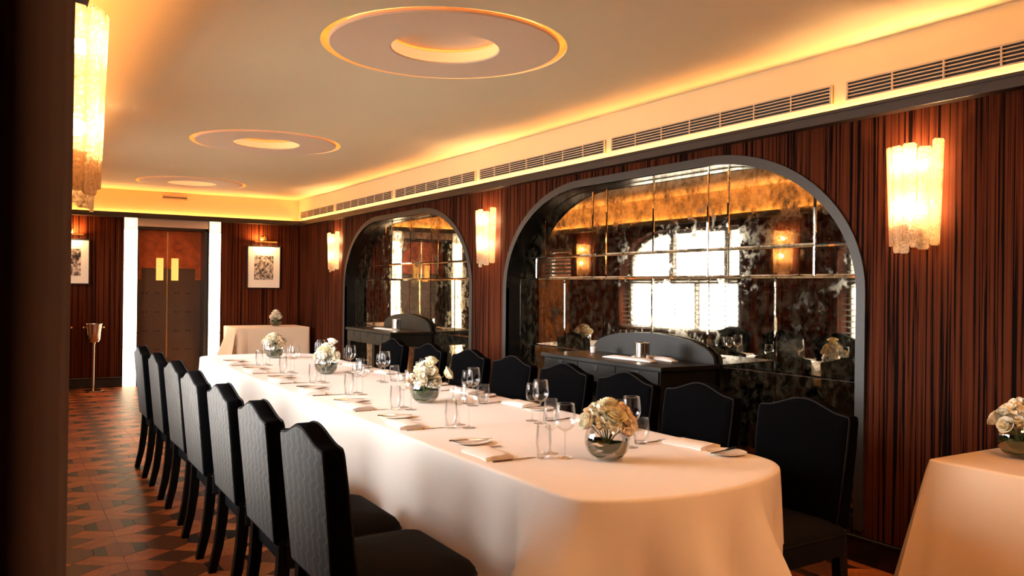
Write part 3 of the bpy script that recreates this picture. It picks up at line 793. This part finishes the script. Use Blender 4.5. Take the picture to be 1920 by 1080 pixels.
def main_off(p, n, s, f):
    o = .008*sin(s*2.1+1)*min(f, .4)+.006*sin(s*7.3)*f
    g = min(f/.7, 1); gg = sm(0.0, .42, f)*(.75+.5*g)
    if p.y < 2.62:                                  # near rounded end with folds
        w_ = 1-sm(2.40, 2.62, p.y)
        e = (.13-.07*sm(2.4, 2.65, p.x))*f
        for xc, am, wl, wr in ((1.655, .15, .05, .035), (2.05, .09, .05, .10), (2.40, .12, .13, .022), (2.74, -.02, .08, .06)):
            e += .95*am*gg*math.exp(-((p.x-xc)/(wl if p.x < xc else wr))**2)
        for xc, am, wd in ((1.86, -.05, .07), (2.24, -.05, .06), (2.54, -.04, .04)): e += 1.3*am*gg*math.exp(-((p.x-xc)/wd)**2)
        e += .006*sin(p.x*38+f*9)*g
        o += e*w_
    if p.y > 8.3: o += (.10*f+.02*sin(s*11)*g)*sm(8.3, 8.5, p.y)
    if n.x < -.7: o += .020*f+.012*g*sin(p.y*3.4)*(.5+.5*sin(p.y*1.3))+ .006*g*sin(p.y*21+sin(p.y*3)*2)-.016*g*math.exp(-((p.y-2.62)/.013)**2)
    if p.x > 2.6 and 2.36 < p.y < 8.4:
        w_ = sm(2.38, 2.56, p.y)*(1-sm(8.1, 8.3, p.y)); o = o*(1-w_)+w_*(-.235*sm(.05, .22, f))
    return o
uc = cloth('tablecloth', TO2, .742, .025, main_off, levels=24)
uc.name = 'under_cloth'
def hem(p, s):
    h = .475+.015*sin(s*5)
    if p.y < 2.5 and p.x < 2.6: h = .30+.04*sin(p.x*9)-.10*math.exp(-((p.x-2.0)/.3)**2)
    h -= .06*math.exp(-((p.y-2.75)/.22)**2)*(1 if p.x < 2 else 0)
    return h
oc = cloth('tablecloth', TO2, .744, hem, main_off, lift=.009, levels=18)
uc.parent = oc
tag(oc, 'white top cloth over a floor length under cloth on the long dining table', 'tablecloth')
t = thing('dining_table', 'long rounded end dining table hidden under white cloths', 'table', (2.2, 5.4, 0))
m_ = MB(); m_.prism([(p.x*.985+2.2*.015-2.2, p.y*.995+5.4*.005-5.4) for p in TO2], 'z', .705, .738); m_.build('tabletop', wood_dark, t)
for lx in (-.22, .22):
    for ly in (-2.7, -.9, .9, 2.7): MB().box(lx-.03, lx+.03, ly-.03, ly+.03, 0, .705).build('leg', wood_dark, t)

def box_table(x0, x1, y0, y1, zt, lab, flare, mt, hemz, seed):
    r_ = random.Random(seed); out = [(x0, y0), (x1, y0), (x1, y1), (x0, y1)]
    rc = .012; o2 = []
    for (cx_, cy_), a0 in zip(((x0+rc, y0+rc), (x1-rc, y0+rc), (x1-rc, y1-rc), (x0+rc, y1-rc)), (pi, 1.5*pi, 0, .5*pi)):
        for k in range(4): o2.append((cx_+rc*cos(a0+pi/2*k/3), cy_+rc*sin(a0+pi/2*k/3)))
    def off(p, n, s, f):
        g = min(f/.7, 1); o = .004*sin(s*6)*g
        o += flare(p, n, f)
        return o
    ob = cloth('tablecloth', o2, zt, hemz, off, levels=18, material=mt, step=.02, top=False)
    tag(ob, lab, 'tablecloth')
    tb = thing('side_table', 'plain side table hidden under the '+('ivory cloth in the far corner' if zt > .8 else 'white cloth at right frame edge'), 'table', ((x0+x1)/2, (y0+y1)/2, 0))
    hx, hy = (x1-x0)/2-.01, (y1-y0)/2-.01
    MB().box(-hx, hx, -hy, hy, zt-.04, zt-.006).build('tabletop', wood_dark, tb)
    for a_ in (-1, 1):
        for b_ in (-1, 1): MB().box(a_*(hx-.05)-.025, a_*(hx-.05)+.025, b_*(hy-.05)-.025, b_*(hy-.05)+.025, 0, zt-.04).build('leg', wood_dark, tb)
    return ob
def fl_far(p, n, f):
    o = 0
    if p.x < 2.95: o += .42*f*(1-sm(2.80, 2.95, p.x))*(1 if n.x < -.2 or p.y < 12.2 else .1)
    o += .012*sin(p.x*22)*min(f, .5)+ (.03*f if n.y < -.5 else 0)
    if p.x < 2.95 and n.y < -.9: o = .10*f+.03*f*sin(p.x*40)
    if p.y > 12.5: o *= 1-sm(12.5, 12.75, p.y)
    if n.y > .2: o = 0
    if p.x > 3.7 and n.x > .2: o = .02*f
    return o
box_table(2.80, 3.86, 12.12, 12.86, .855, 'ivory cloth over the far corner side table holding one flower bowl', fl_far, linen2, .03, 3)
def fl_near(p, n, f):
    o = 0
    if n.x < -.2: o += .10*f*(1+.0*p.y)+.05*f*math.exp(-((p.y-2.06)/.06)**2)
    if n.y > .2: o += .10*f*(1-sm(3.42, 3.62, p.x))+.02*f
    if n.x > .5: o = 0
    return o
box_table(3.395, 3.935, 1.05, 2.105, .75, 'white cloth over the near side table at the right frame edge', fl_near, linen2, .03, 5)

# ================================================================ CHAIRS
def chair_outline(n=13, sc=1.0, hw=.25, zb=.435):
    def top(y):
        a = abs(y)/.25
        hump = .052*(cos(min(a/.92, 1)*pi)+1)/2
        return .928+hump+.004*max(0, (a-.75)/.25)**2
    pts = [(-hw*.93, zb), (hw*.93, zb), (hw*.965, .60), (hw, .80), (hw, .905)]
    for k in range(3): pts.append((hw-.012*(1-cos(pi/2*(k+1)/3)), .905+.022*sin(pi/2*(k+1)/3)))
    for k in range(1, 2*n): 
        y = hw*.93*(1-k/n); pts.append((y, top(y)))
    for k in range(3): pts.append((-hw+.012*(1-cos(pi/2*(3-k)/3)), .905+.022*sin(pi/2*(3-k)/3)))
    pts += [(-hw, .905), (-hw, .80), (-hw*.965, .60)]
    c = (0, .70)
    return [((p[0]-c[0])*sc, (p[1]-c[1])*sc+c[1]) for p in pts]
def rx(z): return -.275-.045*(z-.44)/.49           # rear face leans back
def fx(z): return rx(z)+.095-.02*(z-.44)/.49
def make_chair(label, group):
    t = thing('dining_chair', label, 'chair', (0, 0, 0), 0, group)
    o1 = chair_outline(); o9 = chair_outline(sc=.972); o8 = chair_outline(sc=.80)
    L = lambda pts, f_, d: [(f_(z)+d, y, z) for y, z in pts]
    MB().loft([L(o9, rx, 0), L(o1, rx, .008), L(o1, fx, -.014), L(o9, fx, -.002), L(o8, fx, .008)], cap0=True, cap1=True).build('backrest', velvet, t, smooth=True, angle=50)
    MB().loft([L(chair_outline(sc=.955), rx, .002), L(chair_outline(sc=.955), rx, -.003), L(chair_outline(sc=.90), rx, -.006)], cap0=True, cap1=True).build('rear_panel', pattern_m, t, smooth=True, angle=60)
    MB().tube(L(chair_outline(sc=.965), rx, .001), .0045, 5, closed=True).build('piping', piping_m, t, smooth=True)
    MB().tube(L(o1, fx, -.010), .0045, 5, closed=True).build('piping', piping_m, t, smooth=True)
    # seat
    def ring(s_, z, fr=.26, bk=-.235, hwf=.27, hwb=.25, r=.05):
        p = []
        for (x_, y_), a0 in (((fr-r, hwf-r), 0), ((bk+.01, hwb-.01), pi/2), ((bk+.01, -hwb+.01), pi), ((fr-r, -hwf+r), 1.5*pi)):
            rr = r if x_ > 0 else .01
            for k in range(5): p.append((x_+rr*cos(a0+pi/2*k/4), y_+rr*sin(a0+pi/2*k/4), z))
        return [(.012+(q[0]-.012)*s_, q[1]*s_, q[2]) for q in p]
    MB().loft([ring(.93, .335), ring(1, .345), ring(1.0, .43), ring(.985, .455), ring(.93, .475), ring(.80, .488), ring(.5, .496), ring(.2, .498)], cap0=True, cap1=True).build('seat', seat_velvet, t, smooth=True, angle=60)
    MB().tube(ring(1.003, .435), .0045, 5, closed=True).build('seat_piping', piping_m, t, smooth=True)
    for s_ in (-1, 1):
        path = [(-.235, .45, .024), (-.238, .36, .024), (-.246, .25, .023), (-.262, .13, .021), (-.292, .0, .018)]
        lp = []
        for x_, z, h_ in path: lp.append([(x_-h_, s_*.215-.022, z), (x_+h_, s_*.215-.022, z), (x_+h_, s_*.215+.022, z), (x_-h_, s_*.215+.022, z)])
        MB().loft(lp, cap0=True, cap1=True).build('leg', leg_m, t, smooth=True, angle=30)
        lp = []
        for z, h_ in ((.345, .024), (.0, .016)): lp.append([(.215-h_, s_*.22-h_, z), (.215+h_, s_*.22-h_, z), (.215+h_, s_*.22+h_, z), (.215-h_, s_*.22+h_, z)])
        MB().loft(lp, cap0=True, cap1=True).build('leg', leg_m, t)
    return t
LY = [2.85, 3.50, 4.17, 4.86, 5.57, 6.27, 7.00]
RY = [2.52, 3.18, 3.78, 4.40, 5.04, 5.69, 6.41, 7.18]
ch = make_chair('black upholstered chair with patterned grey back, nearest in the left row', 'chairs along the left side of the table')
ch.location = (1.20, LY[0], 0)
def nth(i, n):
    if i == 0: return 'nearest'
    if i == n-1: return 'farthest'
    return ORD[i]+' from near end'
rc_ = random.Random(4)
for i, y in enumerate(LY[1:], 1):
    copy_tree(ch, (1.20+rc_.uniform(-.012, .012), y, 0), rc_.uniform(-.02, .02), 'black upholstered chair with patterned grey back in the left row, '+nth(i, 7), 'chairs along the left side of the table')
for i, y in enumerate(RY):
    copy_tree(ch, (2.82, y, 0), pi+rc_.uniform(-.015, .015), 'black velvet camel-back chair on the mirror side of the table, '+nth(i, 8), 'chairs along the mirror side of the table')

# ================================================================ CONSOLE SIDEBOARDS
def make_console(label):
    t = thing('sideboard', label, 'sideboard', (0, 0, 0), 0, 'sideboards in front of the arched mirrors')
    hw = .70
    MB().box(-.27, .255, -hw, hw, .935, .965).build('top', black_lac, t, bevel=.004)
    MB().box(-.245, .25, -hw+.03, hw-.03, .80, .935).build('drawer_case', black_lac, t, bevel=.002)
    for k in range(3):
        y0 = -hw+.035+k*(2*hw-.07)/3; y1 = y0+(2*hw-.07)/3
        d = MB().box(-.258, -.245, y0+.004, y1-.004, .806, .930).build('drawer', black_lac, t, bevel=.002)
        cy = (y0+y1)/2
        MB().prism([(cy-.035, .925), (cy+.035, .925), (cy, .868)], 'x', -.261, -.2575).build('handle_notch', black_m, d)
    for sx_ in (-1, 1):
        for sy_ in (-1, 1):
            x_, y_ = (-.215 if sx_ < 0 else .10), sy_*(hw-.08); lp = []
            for z, h_, sh in ((.80, .045, 0), (0, .018, .0)): lp.append([(x_-h_*.8, y_-h_+sy_*(.045-h_), z), (x_+h_*.8, y_-h_+sy_*(.045-h_), z), (x_+h_*.8, y_+h_+sy_*(.045-h_), z), (x_-h_*.8, y_+h_+sy_*(.045-h_), z)])
            MB().loft(lp, cap0=True, cap1=True).build('leg', black_lac, t)
    MB().box(-.20, .10, -hw+.07, hw-.07, .30, .325).build('shelf', mat('mahogany_shelf', (.13, .025, .015), .3), t, bevel=.003)
    pts = [(.675, .965)]+[(.675*cos(pi*k/24), .965+.178*sin(pi*k/24)**.8) for k in range(1, 24)]+[(-.675, .965)]
    MB().prism(pts, 'x', .225, .250).build('backboard', black_lac, t, smooth=True)
    return t
c1 = make_console('black lacquer sideboard with drawers and curved back in front of the near mirror'); c1.location = (3.852, 4.74, 0)
c2 = copy_tree(c1, (3.852, 9.12, 0), 0, 'black lacquer sideboard catching amber light in front of the far mirror')
def cooler(x, y, lab):
    t = thing('wine_cooler', lab, 'wine cooler', (x, y, .9665), 0, 'metal wine coolers')
    MB().lathe([(0, 0), (.048, 0), (.052, .004), (.052, .12), (.048, .12), (.048, .01), (0, .01)], 28).build('cylinder', steel, t, smooth=True)
    MB().tube([(.051*cos(a*pi/12), .051*sin(a*pi/12), .119) for a in range(24)], .0025, 5, closed=True).build('rim', steel, t, smooth=True)
cooler(3.86, 4.55, 'shiny metal cylinder cooler on the near sideboard'); cooler(3.90, 8.98, 'shiny metal cylinder cooler on the far sideboard')
def flatlinen(x, y, rz, L_, w_, h_, lab, z=.9665, name='folded_napkin', group=None, cat='napkin'):
    m_ = MB(); lp = []
    n = 9
    for i in range(n):
        u_ = i/(n-1)-.5; k = random.uniform(-.002, .002)
        e = .35 if i in (0, n-1) else 1
        lp.append([(-w_/2+k, u_*L_, 0), (w_/2+k, u_*L_, 0), (w_/2+k, u_*L_, h_*.6*e), (w_*.30, u_*L_, h_*e+k*.5), (-w_*.25, u_*L_, h_*.9*e+k), (-w_/2+k, u_*L_, h_*.55*e)])
    m_.loft(lp, cap0=True, cap1=True)
    o = m_.build(name, napkin_m, None, (x, y, z), smooth=True, angle=35); o.rotation_euler.z = rz
    return tag(o, lab, cat, group)
flatlinen(3.78, 4.60, .05, .50, .07, .020, 'long folded white linen in front of the cooler on the near sideboard')
flatlinen(3.952, 4.53, -.05, .46, .06, .024, 'rolled white linen behind the cooler on the near sideboard', z=.967)
flatlinen(3.80, 9.05, .03, .55, .09, .016, 'long folded white linen on the far sideboard')
t = thing('votive_candle', 'small ivory votive candle at the far end of the near sideboard', 'candle', (3.93, 5.22, .9665), 0)
MB().lathe([(0, 0), (.020, 0), (.024, .03), (.024, .045), (.021, .045), (.020, .032), (0, .032)], 16).build('cup', china, t, smooth=True)
MB().tube([(0, 0, .030), (0, .001, .045)], .0012, 5).build('wick', black_m, t)

# ================================================================ GLASSWARE
def glass_parts(h, rb, rr, stem_z, foot=.034):
    ft = MB().lathe([(0, 0), (foot, 0), (foot, .0015), (.010, .005), (.0045, .012), (0, .012)], 24).mesh('foot', smooth=True, angle=50)
    st = MB().lathe([(.0042, .011), (.0034, stem_z*.5), (.0038, stem_z-.008), (.008, stem_z)], 10).mesh('stem', smooth=True)
    bh = h-stem_z; pr_ = [(0, stem_z+.001), (.008, stem_z)]
    for k in range(1, 15):
        u_ = k/14
        r_ = rb*sqrt(max(0, 1-(1-min(1, u_/.45))**2))**1.05 if u_ < .45 else rb+(rr-rb)*((u_-.45)/.55)**1.8
        pr_.append((max(.008, r_), stem_z+bh*u_**1.05))
    pr_ += [(rr-.0009, h+.0006), (rr-.0022, h-.001)]
    bo = MB().lathe(pr_, 28).mesh('bowl', smooth=True, angle=60)
    return ft, st, bo
G_BIG = glass_parts(.228, .0435, .037, .112); G_MED = glass_parts(.200, .036, .031, .100)
rg = random.Random(11)
def wine_glass(x, y, z, parts, lab, group, rz=0):
    t = thing('wine_glass', lab, 'glass', (x, y, z), rz, group)
    put('foot', parts[0], glass_thick, t); put('stem', parts[1], glass_thick, t); put('bowl', parts[2], glass_m, t)
def tumbler_mesh(h, r0, r1, r2):
    pr_ = [(0, 0), (r0*.92, 0), (r0, .003), (r0*1.04, .015), (r1, h*.50), (r2, h), (r2-.0014, h), (r1-.0016, h*.50), (r0*1.02-.003, .018), (r0*.7, .013), (0, .012)]
    base = MB().lathe([(0, .0004), (r0*.90, .0006), (r0*.98, .004), (r0*1.0, .014), (r0*.7, .0125), (0, .0115)], 24).mesh('thick_base', smooth=True, angle=50)
    return MB().lathe(pr_, 28).mesh('body', smooth=True, angle=50), base
T_TALL = tumbler_mesh(.138, .026, .0335, .029); T_WIDE = tumbler_mesh(.118, .029, .040, .034)
def tumbler(x, y, z, tm, lab, group):
    t = thing('tumbler', lab, 'glass', (x, y, z), 0, group)
    put('body', tm[0], glass_m, t); put('thick_base', tm[1], glass_thick, t)
ZT = .7537
# cutlery
def knife_mesh():
    m_ = MB(); L_ = .215
    m_.loft([[(0, -.006, 0), (0, .006, 0), (0, .005, .006), (0, -.005, .006)], [(.085, -.0065, 0), (.085, .0065, 0), (.085, .0045, .006), (.085, -.0045, .006)],
             [(.10, -.005, .0005), (.10, .005, .0005), (.10, .004, .003), (.10, -.004, .003)], [(.18, -.010, .0005), (.18, .008, .0005), (.18, .008, .0018), (.18, -.010, .0015)],
             [(L_, -.002, .0005), (L_, .005, .0005), (L_, .005, .0012), (L_, -.002, .0012)]], cap0=True, cap1=True)
    return m_.mesh('dinner_knife', bevel=0)
def fork_mesh():
    m_ = MB(); m_.loft([[(0, -.006, 0), (0, .006, 0), (0, .005, .003), (0, -.005, .003)], [(.12, -.003, .004), (.12, .003, .004), (.12, .003, .006), (.12, -.003, .006)], [(.135, -.011, .003), (.135, .011, .003), (.135, .011, .005), (.135, -.011, .005)], [(.15, -.012, .001), (.15, .012, .001), (.15, .012, .003), (.15, -.012, .003)]], cap0=True, cap1=True)
    for k in range(4): m_.box(.15, .195, -.0115+k*.0066, -.0085+k*.0066, .001, .003)
    return m_.mesh('dinner_fork')
KN, FK = knife_mesh(), fork_mesh()
KM = MB().lathe([(0, 0), (.055, 0), (.060, .003), (.085, .010), (.086, .012), (.058, .006), (0, .005)], 40).mesh('side_plate', smooth=True, angle=50)
def napkin_mesh():
    m_ = MB(); lp = []; n = 13
    for i in range(n):
        u_ = i/(n-1); y_ = -.115+.23*u_; e = 1 if i < n-2 else .8
        w0, w1 = -.062+.006*sin(u_*5), .062+.003*sin(u_*7)
        prof = [(w0, 0), (w1, 0), (w1+.003, .005), (w1-.002, .008), (w1+.002, .0135), (w1-.004, .017*e), (w1-.03, .0235*e), (0, .0215*e), (w0+.03, .022*e), (w0+.004, .015*e), (w0-.003, .009), (w0+.002, .006)]
        lp.append([(x_, y_+(.006*sin(x_*60) if i == 0 else 0), z) for x_, z in prof])
    m_.loft(lp, cap0=True, cap1=True); return m_.mesh('linen_napkin', smooth=True, angle=45)
NP = napkin_mesh()
def item(name, me, material, x, y, z, rz, lab, cat, group):
    o = put(name, me, material, None, (x, y, z), (0, 0, rz)); return tag(o, lab, cat, group)
LT = [2.892, 3.735, 4.437, 5.197, 5.94, 6.71, 7.45]
RT = [2.95, 3.69, 4.425, 5.10, 5.79, 6.50, 7.25]
for i, y in enumerate(LT):
    w_ = 'left row, '+nth(i, 7)
    tumbler(1.925, y, ZT, T_TALL, 'tall clear tumbler on the cloth, '+w_, 'tall tumblers, left settings')
    wine_glass(2.005, y+.065, ZT, G_MED, 'clear wine glass behind the tumbler, '+w_, 'wine glasses, left settings', rg.random()*6)
    wine_glass(2.003, y-.045, ZT, G_BIG, 'larger clear wine glass right of the tumbler, '+w_, 'wine glasses, left settings', rg.random()*6)
    item('linen_napkin', NP, napkin_m, 1.735+rg.uniform(-.01, .01), y+.155, ZT, rg.uniform(-.08, .05)-.04, 'folded white napkin on the table edge, '+w_, 'napkin', 'napkins, left settings')
    item('dinner_knife', KN, silver, 1.690, y+.022, ZT, rg.uniform(-.03, .05), 'silver knife beside the napkin, '+w_, 'knife', 'knives, left settings')
    item('side_plate', KM, china, 1.815, y+.43, ZT, 0, 'white side plate beyond the napkin, '+w_, 'plate', 'side plates, left settings')
    item('butter_knife', KN, silver, 1.715, y+.455, ZT+.0125, rg.uniform(-.15, .02)-.08, 'silver butter knife resting on the side plate, '+w_, 'knife', 'butter knives, left settings')
    item('dinner_fork', FK, silver, 1.70, y+.30, ZT, rg.uniform(-.05, .05), 'silver fork between napkin and plate, '+w_, 'fork', 'forks, left settings')
for i, y in enumerate(RT):
    w_ = 'mirror side, '+nth(i, 7)
    tumbler(2.50, y, ZT, T_WIDE, 'squat clear tumbler on the cloth, '+w_, 'tumblers, mirror side settings')
    wine_glass(2.41, y+.045, ZT, G_MED, 'clear wine glass left of the tumbler, '+w_, 'wine glasses, mirror side settings', rg.random()*6)
    wine_glass(2.40, y-.050, ZT, G_BIG, 'larger clear wine glass before the tumbler, '+w_, 'wine glasses, mirror side settings', rg.random()*6)
    item('linen_napkin', NP, napkin_m, 2.675+rg.uniform(-.006, .006), y-.145, ZT, pi*0+rg.uniform(-.05, .05)+.05, 'folded white napkin on the table edge, '+w_, 'napkin', 'napkins, mirror side settings')
    item('dinner_knife', KN, silver, 2.70, y+.012, ZT, pi+rg.uniform(-.05, .05)+.06, 'silver knife beside the napkin, '+w_, 'knife', 'knives, mirror side settings')
    item('side_plate', KM, china, 2.672, y-.365, ZT, 0, 'white side plate beside the napkin, '+w_, 'plate', 'side plates, mirror side settings')
    item('butter_knife', KN, silver, 2.775, y-.33, ZT+.0125, pi+.12+rg.uniform(-.05, .1), 'silver butter knife resting on the side plate, '+w_, 'knife', 'butter knives, mirror side settings')

# ================================================================ FLOWER BOWLS
def petal(m_, base, out, upv, w_, h_, curl):
    """cupped petal: base point, outward unit vector, up vector"""
    side = out.cross(upv).normalized(); rows = []
    for i in range(4):
        v_ = i/3; rr = []
        ww = w_*(.35+.85*sin(pi*(.15+.62*v_)))
        for j in range(5):
            u_ = j/4*2-1
            d = out*(curl*(v_**2.2)*h_-.22*w_*u_*u_*(1-.3*v_)) ; p = base+upv*(h_*v_*(1-.10*u_*u_))+d+side*(ww*u_*.5)
            rr.append(tuple(p))
        rows.append(rr)
    m_.loft(rows, closed=False)
def rose_mesh(seed, R_=.034):
    r_ = random.Random(seed); m_ = MB()
    for lay, (cnt, rad, h_, w_, curl) in enumerate([(3, .10, 1.15, .55, -.15), (4, .22, 1.15, .75, .02), (5, .40, 1.10, .85, .05), (6, .58, 1.02, .95, .18), (7, .72, .90, 1.0, .34)]):
        for k in range(cnt):
            a = 2*pi*(k+.5*lay)/cnt+r_.uniform(-.2, .2); out = Vector((cos(a), sin(a), 0))
            upv = (Vector((0, 0, 1))+out*(.06+.12*lay)).normalized()
            petal(m_, out*rad*R_*.55+Vector((0, 0, -R_*.45)), out, upv, w_*R_*1.25, h_*R_*1.2, curl)
    return m_.mesh('rose_bloom', smooth=True, angle=180)
def ruffle_mesh(seed, R_=.036):
    r_ = random.Random(seed); m_ = MB(); n = 46
    for k in range(n):
        z = 1-1.55*(k+.5)/n; a = k*2.39996; q = sqrt(max(0, 1-z*z)); out = Vector((q*cos(a), q*sin(a), z))
        ref = Vector((r_.uniform(-1, 1), r_.uniform(-1, 1), r_.uniform(-1, 1))).normalized(); side = out.cross(ref).normalized()
        petal(m_, out*R_*.35, side, out, R_*.62, R_*.72*r_.uniform(.85, 1.12), r_.uniform(.2, .5))
    return m_.mesh('ruffled_bloom', smooth=True, angle=180)
ROSES = [rose_mesh(i) for i in range(3)]; RUF = [ruffle_mesh(i) for i in range(3)]
for i, (a_, b_) in enumerate(zip(ROSES, RUF)):
    a_.materials.append([petal_y, petal_w, petal_p][i]); b_.materials.append([petal_w, petal_w, petal_p][i])
BOWL = MB().lathe([(0, 0), (.040, 0), (.062, .012), (.083, .036), (.094, .066), (.095, .090), (.088, .118), (.074, .140), (.070, .146), (.067, .145), (.071, .138), (.085, .117), (.0915, .090), (.0905, .066), (.080, .038), (.060, .016), (.038, .006), (0, .005)], 36).mesh('glass_bowl', smooth=True, angle=60)
WATER = MB().lathe([(0, .008), (.055, .015), (.078, .038), (.088, .062), (.088, .072), (0, .072)], 28).mesh('water', smooth=True, angle=40)
def flower_bowl(x, y, z, lab, blooms, rz, seed):
    r_ = random.Random(seed)
    t = thing('flower_bowl', lab, 'flowers', (x, y, z), rz, 'glass bowls of white flowers')
    put('glass_bowl', BOWL, glass_thick, t); put('water', WATER, water_m, t)
    for k in range(13):                                  # long leaves wrapped round the inside
        a0 = r_.uniform(0, 2*pi); z0 = r_.uniform(.022, .062); tl_ = r_.uniform(-.35, .35); rows = []
        for i in range(11):
            a = a0+i*.20; zc = z0+tl_*.03*sin(i*.5)+.02*(i/10); hh = .012*sin(pi*(i+.3)/10.6)+.001
            rr_ = lambda q: sqrt(max(.0005, .0865**2-(q-.075)**2*.86))-.003
            za, zb_ = max(.012, zc-hh), min(.128, zc+hh)
            rows.append([(rr_(za)*cos(a), rr_(za)*sin(a), za), ((rr_(zc)-.002)*cos(a), (rr_(zc)-.002)*sin(a), zc), (rr_(zb_)*cos(a), rr_(zb_)*sin(a), zb_)])
        MB().loft(rows, closed=False).build('wrapped_leaf', leaf_m, t, smooth=True)
    for k, (bx, by, bz, s_, kind) in enumerate(blooms):
        me = (ROSES if kind < 3 else RUF)[kind % 3]
        o = put('rose_bloom' if kind < 3 else 'ruffled_bloom', me, None, t, (bx, by, bz))
        d = Vector((bx, by, .07+(bz-.17)*1.0)).normalized(); o.rotation_euler = d.to_track_quat('Z', 'Y').to_euler(); o.scale = (s_, s_, s_)
        MB().tube([(bx*.85, by*.85, bz-.01), (bx*.35, by*.35, .10), (-bx*.3, -by*.3, .02)], .0022, 5).build('flower_stem', stem_m, t, smooth=True)
    for k in range(5):
        a = r_.uniform(0, 6.28); rr = .065; m_ = MB(); out = Vector((cos(a), sin(a), 0))
        petal(m_, Vector((rr*cos(a)*.7, rr*sin(a)*.7, .135)), out, (Vector((0, 0, 1))*.5+out).normalized(), .034, .052, .25)
        m_.build('leaf', leaf_m, t, smooth=True, angle=180)
def cluster(seed, n=11, spread=.066, base=.155):
    r_ = random.Random(seed); L_ = [(0, 0, base+.062, 1.15, r_.randrange(6))]
    for k in range(6): a = k*2*pi/6+r_.uniform(-.2, .2); L_.append((spread*.62*cos(a), spread*.62*sin(a), base+.038+r_.uniform(-.008, .01), 1.05+r_.uniform(-.1, .12), r_.randrange(6)))
    for k in range(n-6): a = k*2*pi/(n-6)+.4+r_.uniform(-.2, .2); q = spread*r_.uniform(1.12, 1.38); L_.append((q*cos(a), q*sin(a), base+r_.uniform(-.022, .008), .98+r_.uniform(-.1, .12), r_.randrange(6)))
    L_ += [(.0, .0, base+.012, 1.1, 3), (.028, -.02, base, 1.0, 4), (-.03, -.015, base, 1.0, 3)]
    return L_
b1 = [(.0, -.045, .190, 1.25, 0), (-.055, .040, .190, 1.15, 4), (-.085, .022, .165, 1.0, 1), (.012, .01, .232, 1.15, 0), (.060, -.010, .195, 1.25, 5), (.075, -.045, .165, 1.1, 2), (.045, -.065, .150, 1.0, 5), (-.02, .05, .205, 1.1, 4), (.035, .05, .20, 1.1, 3), (.085, .03, .17, 1.0, 5), (-.03, .0, .205, 1.1, 3)]
b1 = [(a, b_, c-.010, d, e) for a, b_, c, d, e in b1]+[(.0, .0, .165, 1.1, 3), (.03, -.02, .158, 1.0, 0), (-.035, -.02, .158, 1.0, 3), (-.01, -.055, .150, .95, 4), (.0, .04, .155, 1.0, 3)]
flower_bowl(2.138, 2.735, ZT, 'round glass bowl of white roses, nearest on the long table', b1, 0, 1)
b2 = cluster(5)+[(.12, -.06, .175, 1.1, 0), (.03, -.02, .25, 1.1, 0)]
flower_bowl(2.205, 4.63, ZT, 'glass bowl of white flowers, second along the table, spray leaning right', b2, 0, 2)
flower_bowl(2.215, 6.50, ZT, 'glass bowl of white flowers, third along the long table', cluster(8)+[(.06, -.03, .25, 1.1, 1)], 1, 3)
flower_bowl(2.25, 8.15, ZT, 'glass bowl of cream flowers at the far end of the long table', cluster(13), 2, 4)
flower_bowl(3.44, 12.40, .8605, 'small glass bowl of cream flowers on the far corner side table', cluster(21, 10, .052, .15), 0, 5)
flower_bowl(3.765, 1.93, .7555, 'glass bowl of cream roses at the right frame edge', cluster(30), 0, 6)

# ================================================================ CURTAIN at the entrance
m_ = MB(); rows = []
for zi in range(13):
    z = .02+zi*(2.42-.02)/12; row = []
    n = 130
    for i in range(n+1):
        u_ = i/n; x_ = -1.25+(1.25+.050+.004*(z-1.4))*u_
        row.append((x_, .92+.038*sin(u_*2*pi*11+.4+.12*z)+.012*sin(u_*2*pi*5+z*.3), z))
    rows.append(row)
m_.loft(rows, closed=False)
cu = m_.build('curtain', curtain_m, None, smooth=True, angle=180)
md = cu.modifiers.new('thickness', 'SOLIDIFY'); md.thickness = .006
tag(cu, 'dark brown velvet curtain hanging close to camera along left edge', 'curtain')
t = thing('curtain_rail', 'dark rail carrying the brown curtain at left', 'curtain rail', (-.6, .92, 2.44), 0)
MB().tube([(-.70, 0, 0), (.66, 0, 0)], .014, 12).build('pole', wood_dark, t, smooth=True)
for s_ in (-.5, .4): MB().tube([(s_, 0, 0), (s_, 0, .36)], .008, 8).build('hanger', wood_dark, t)
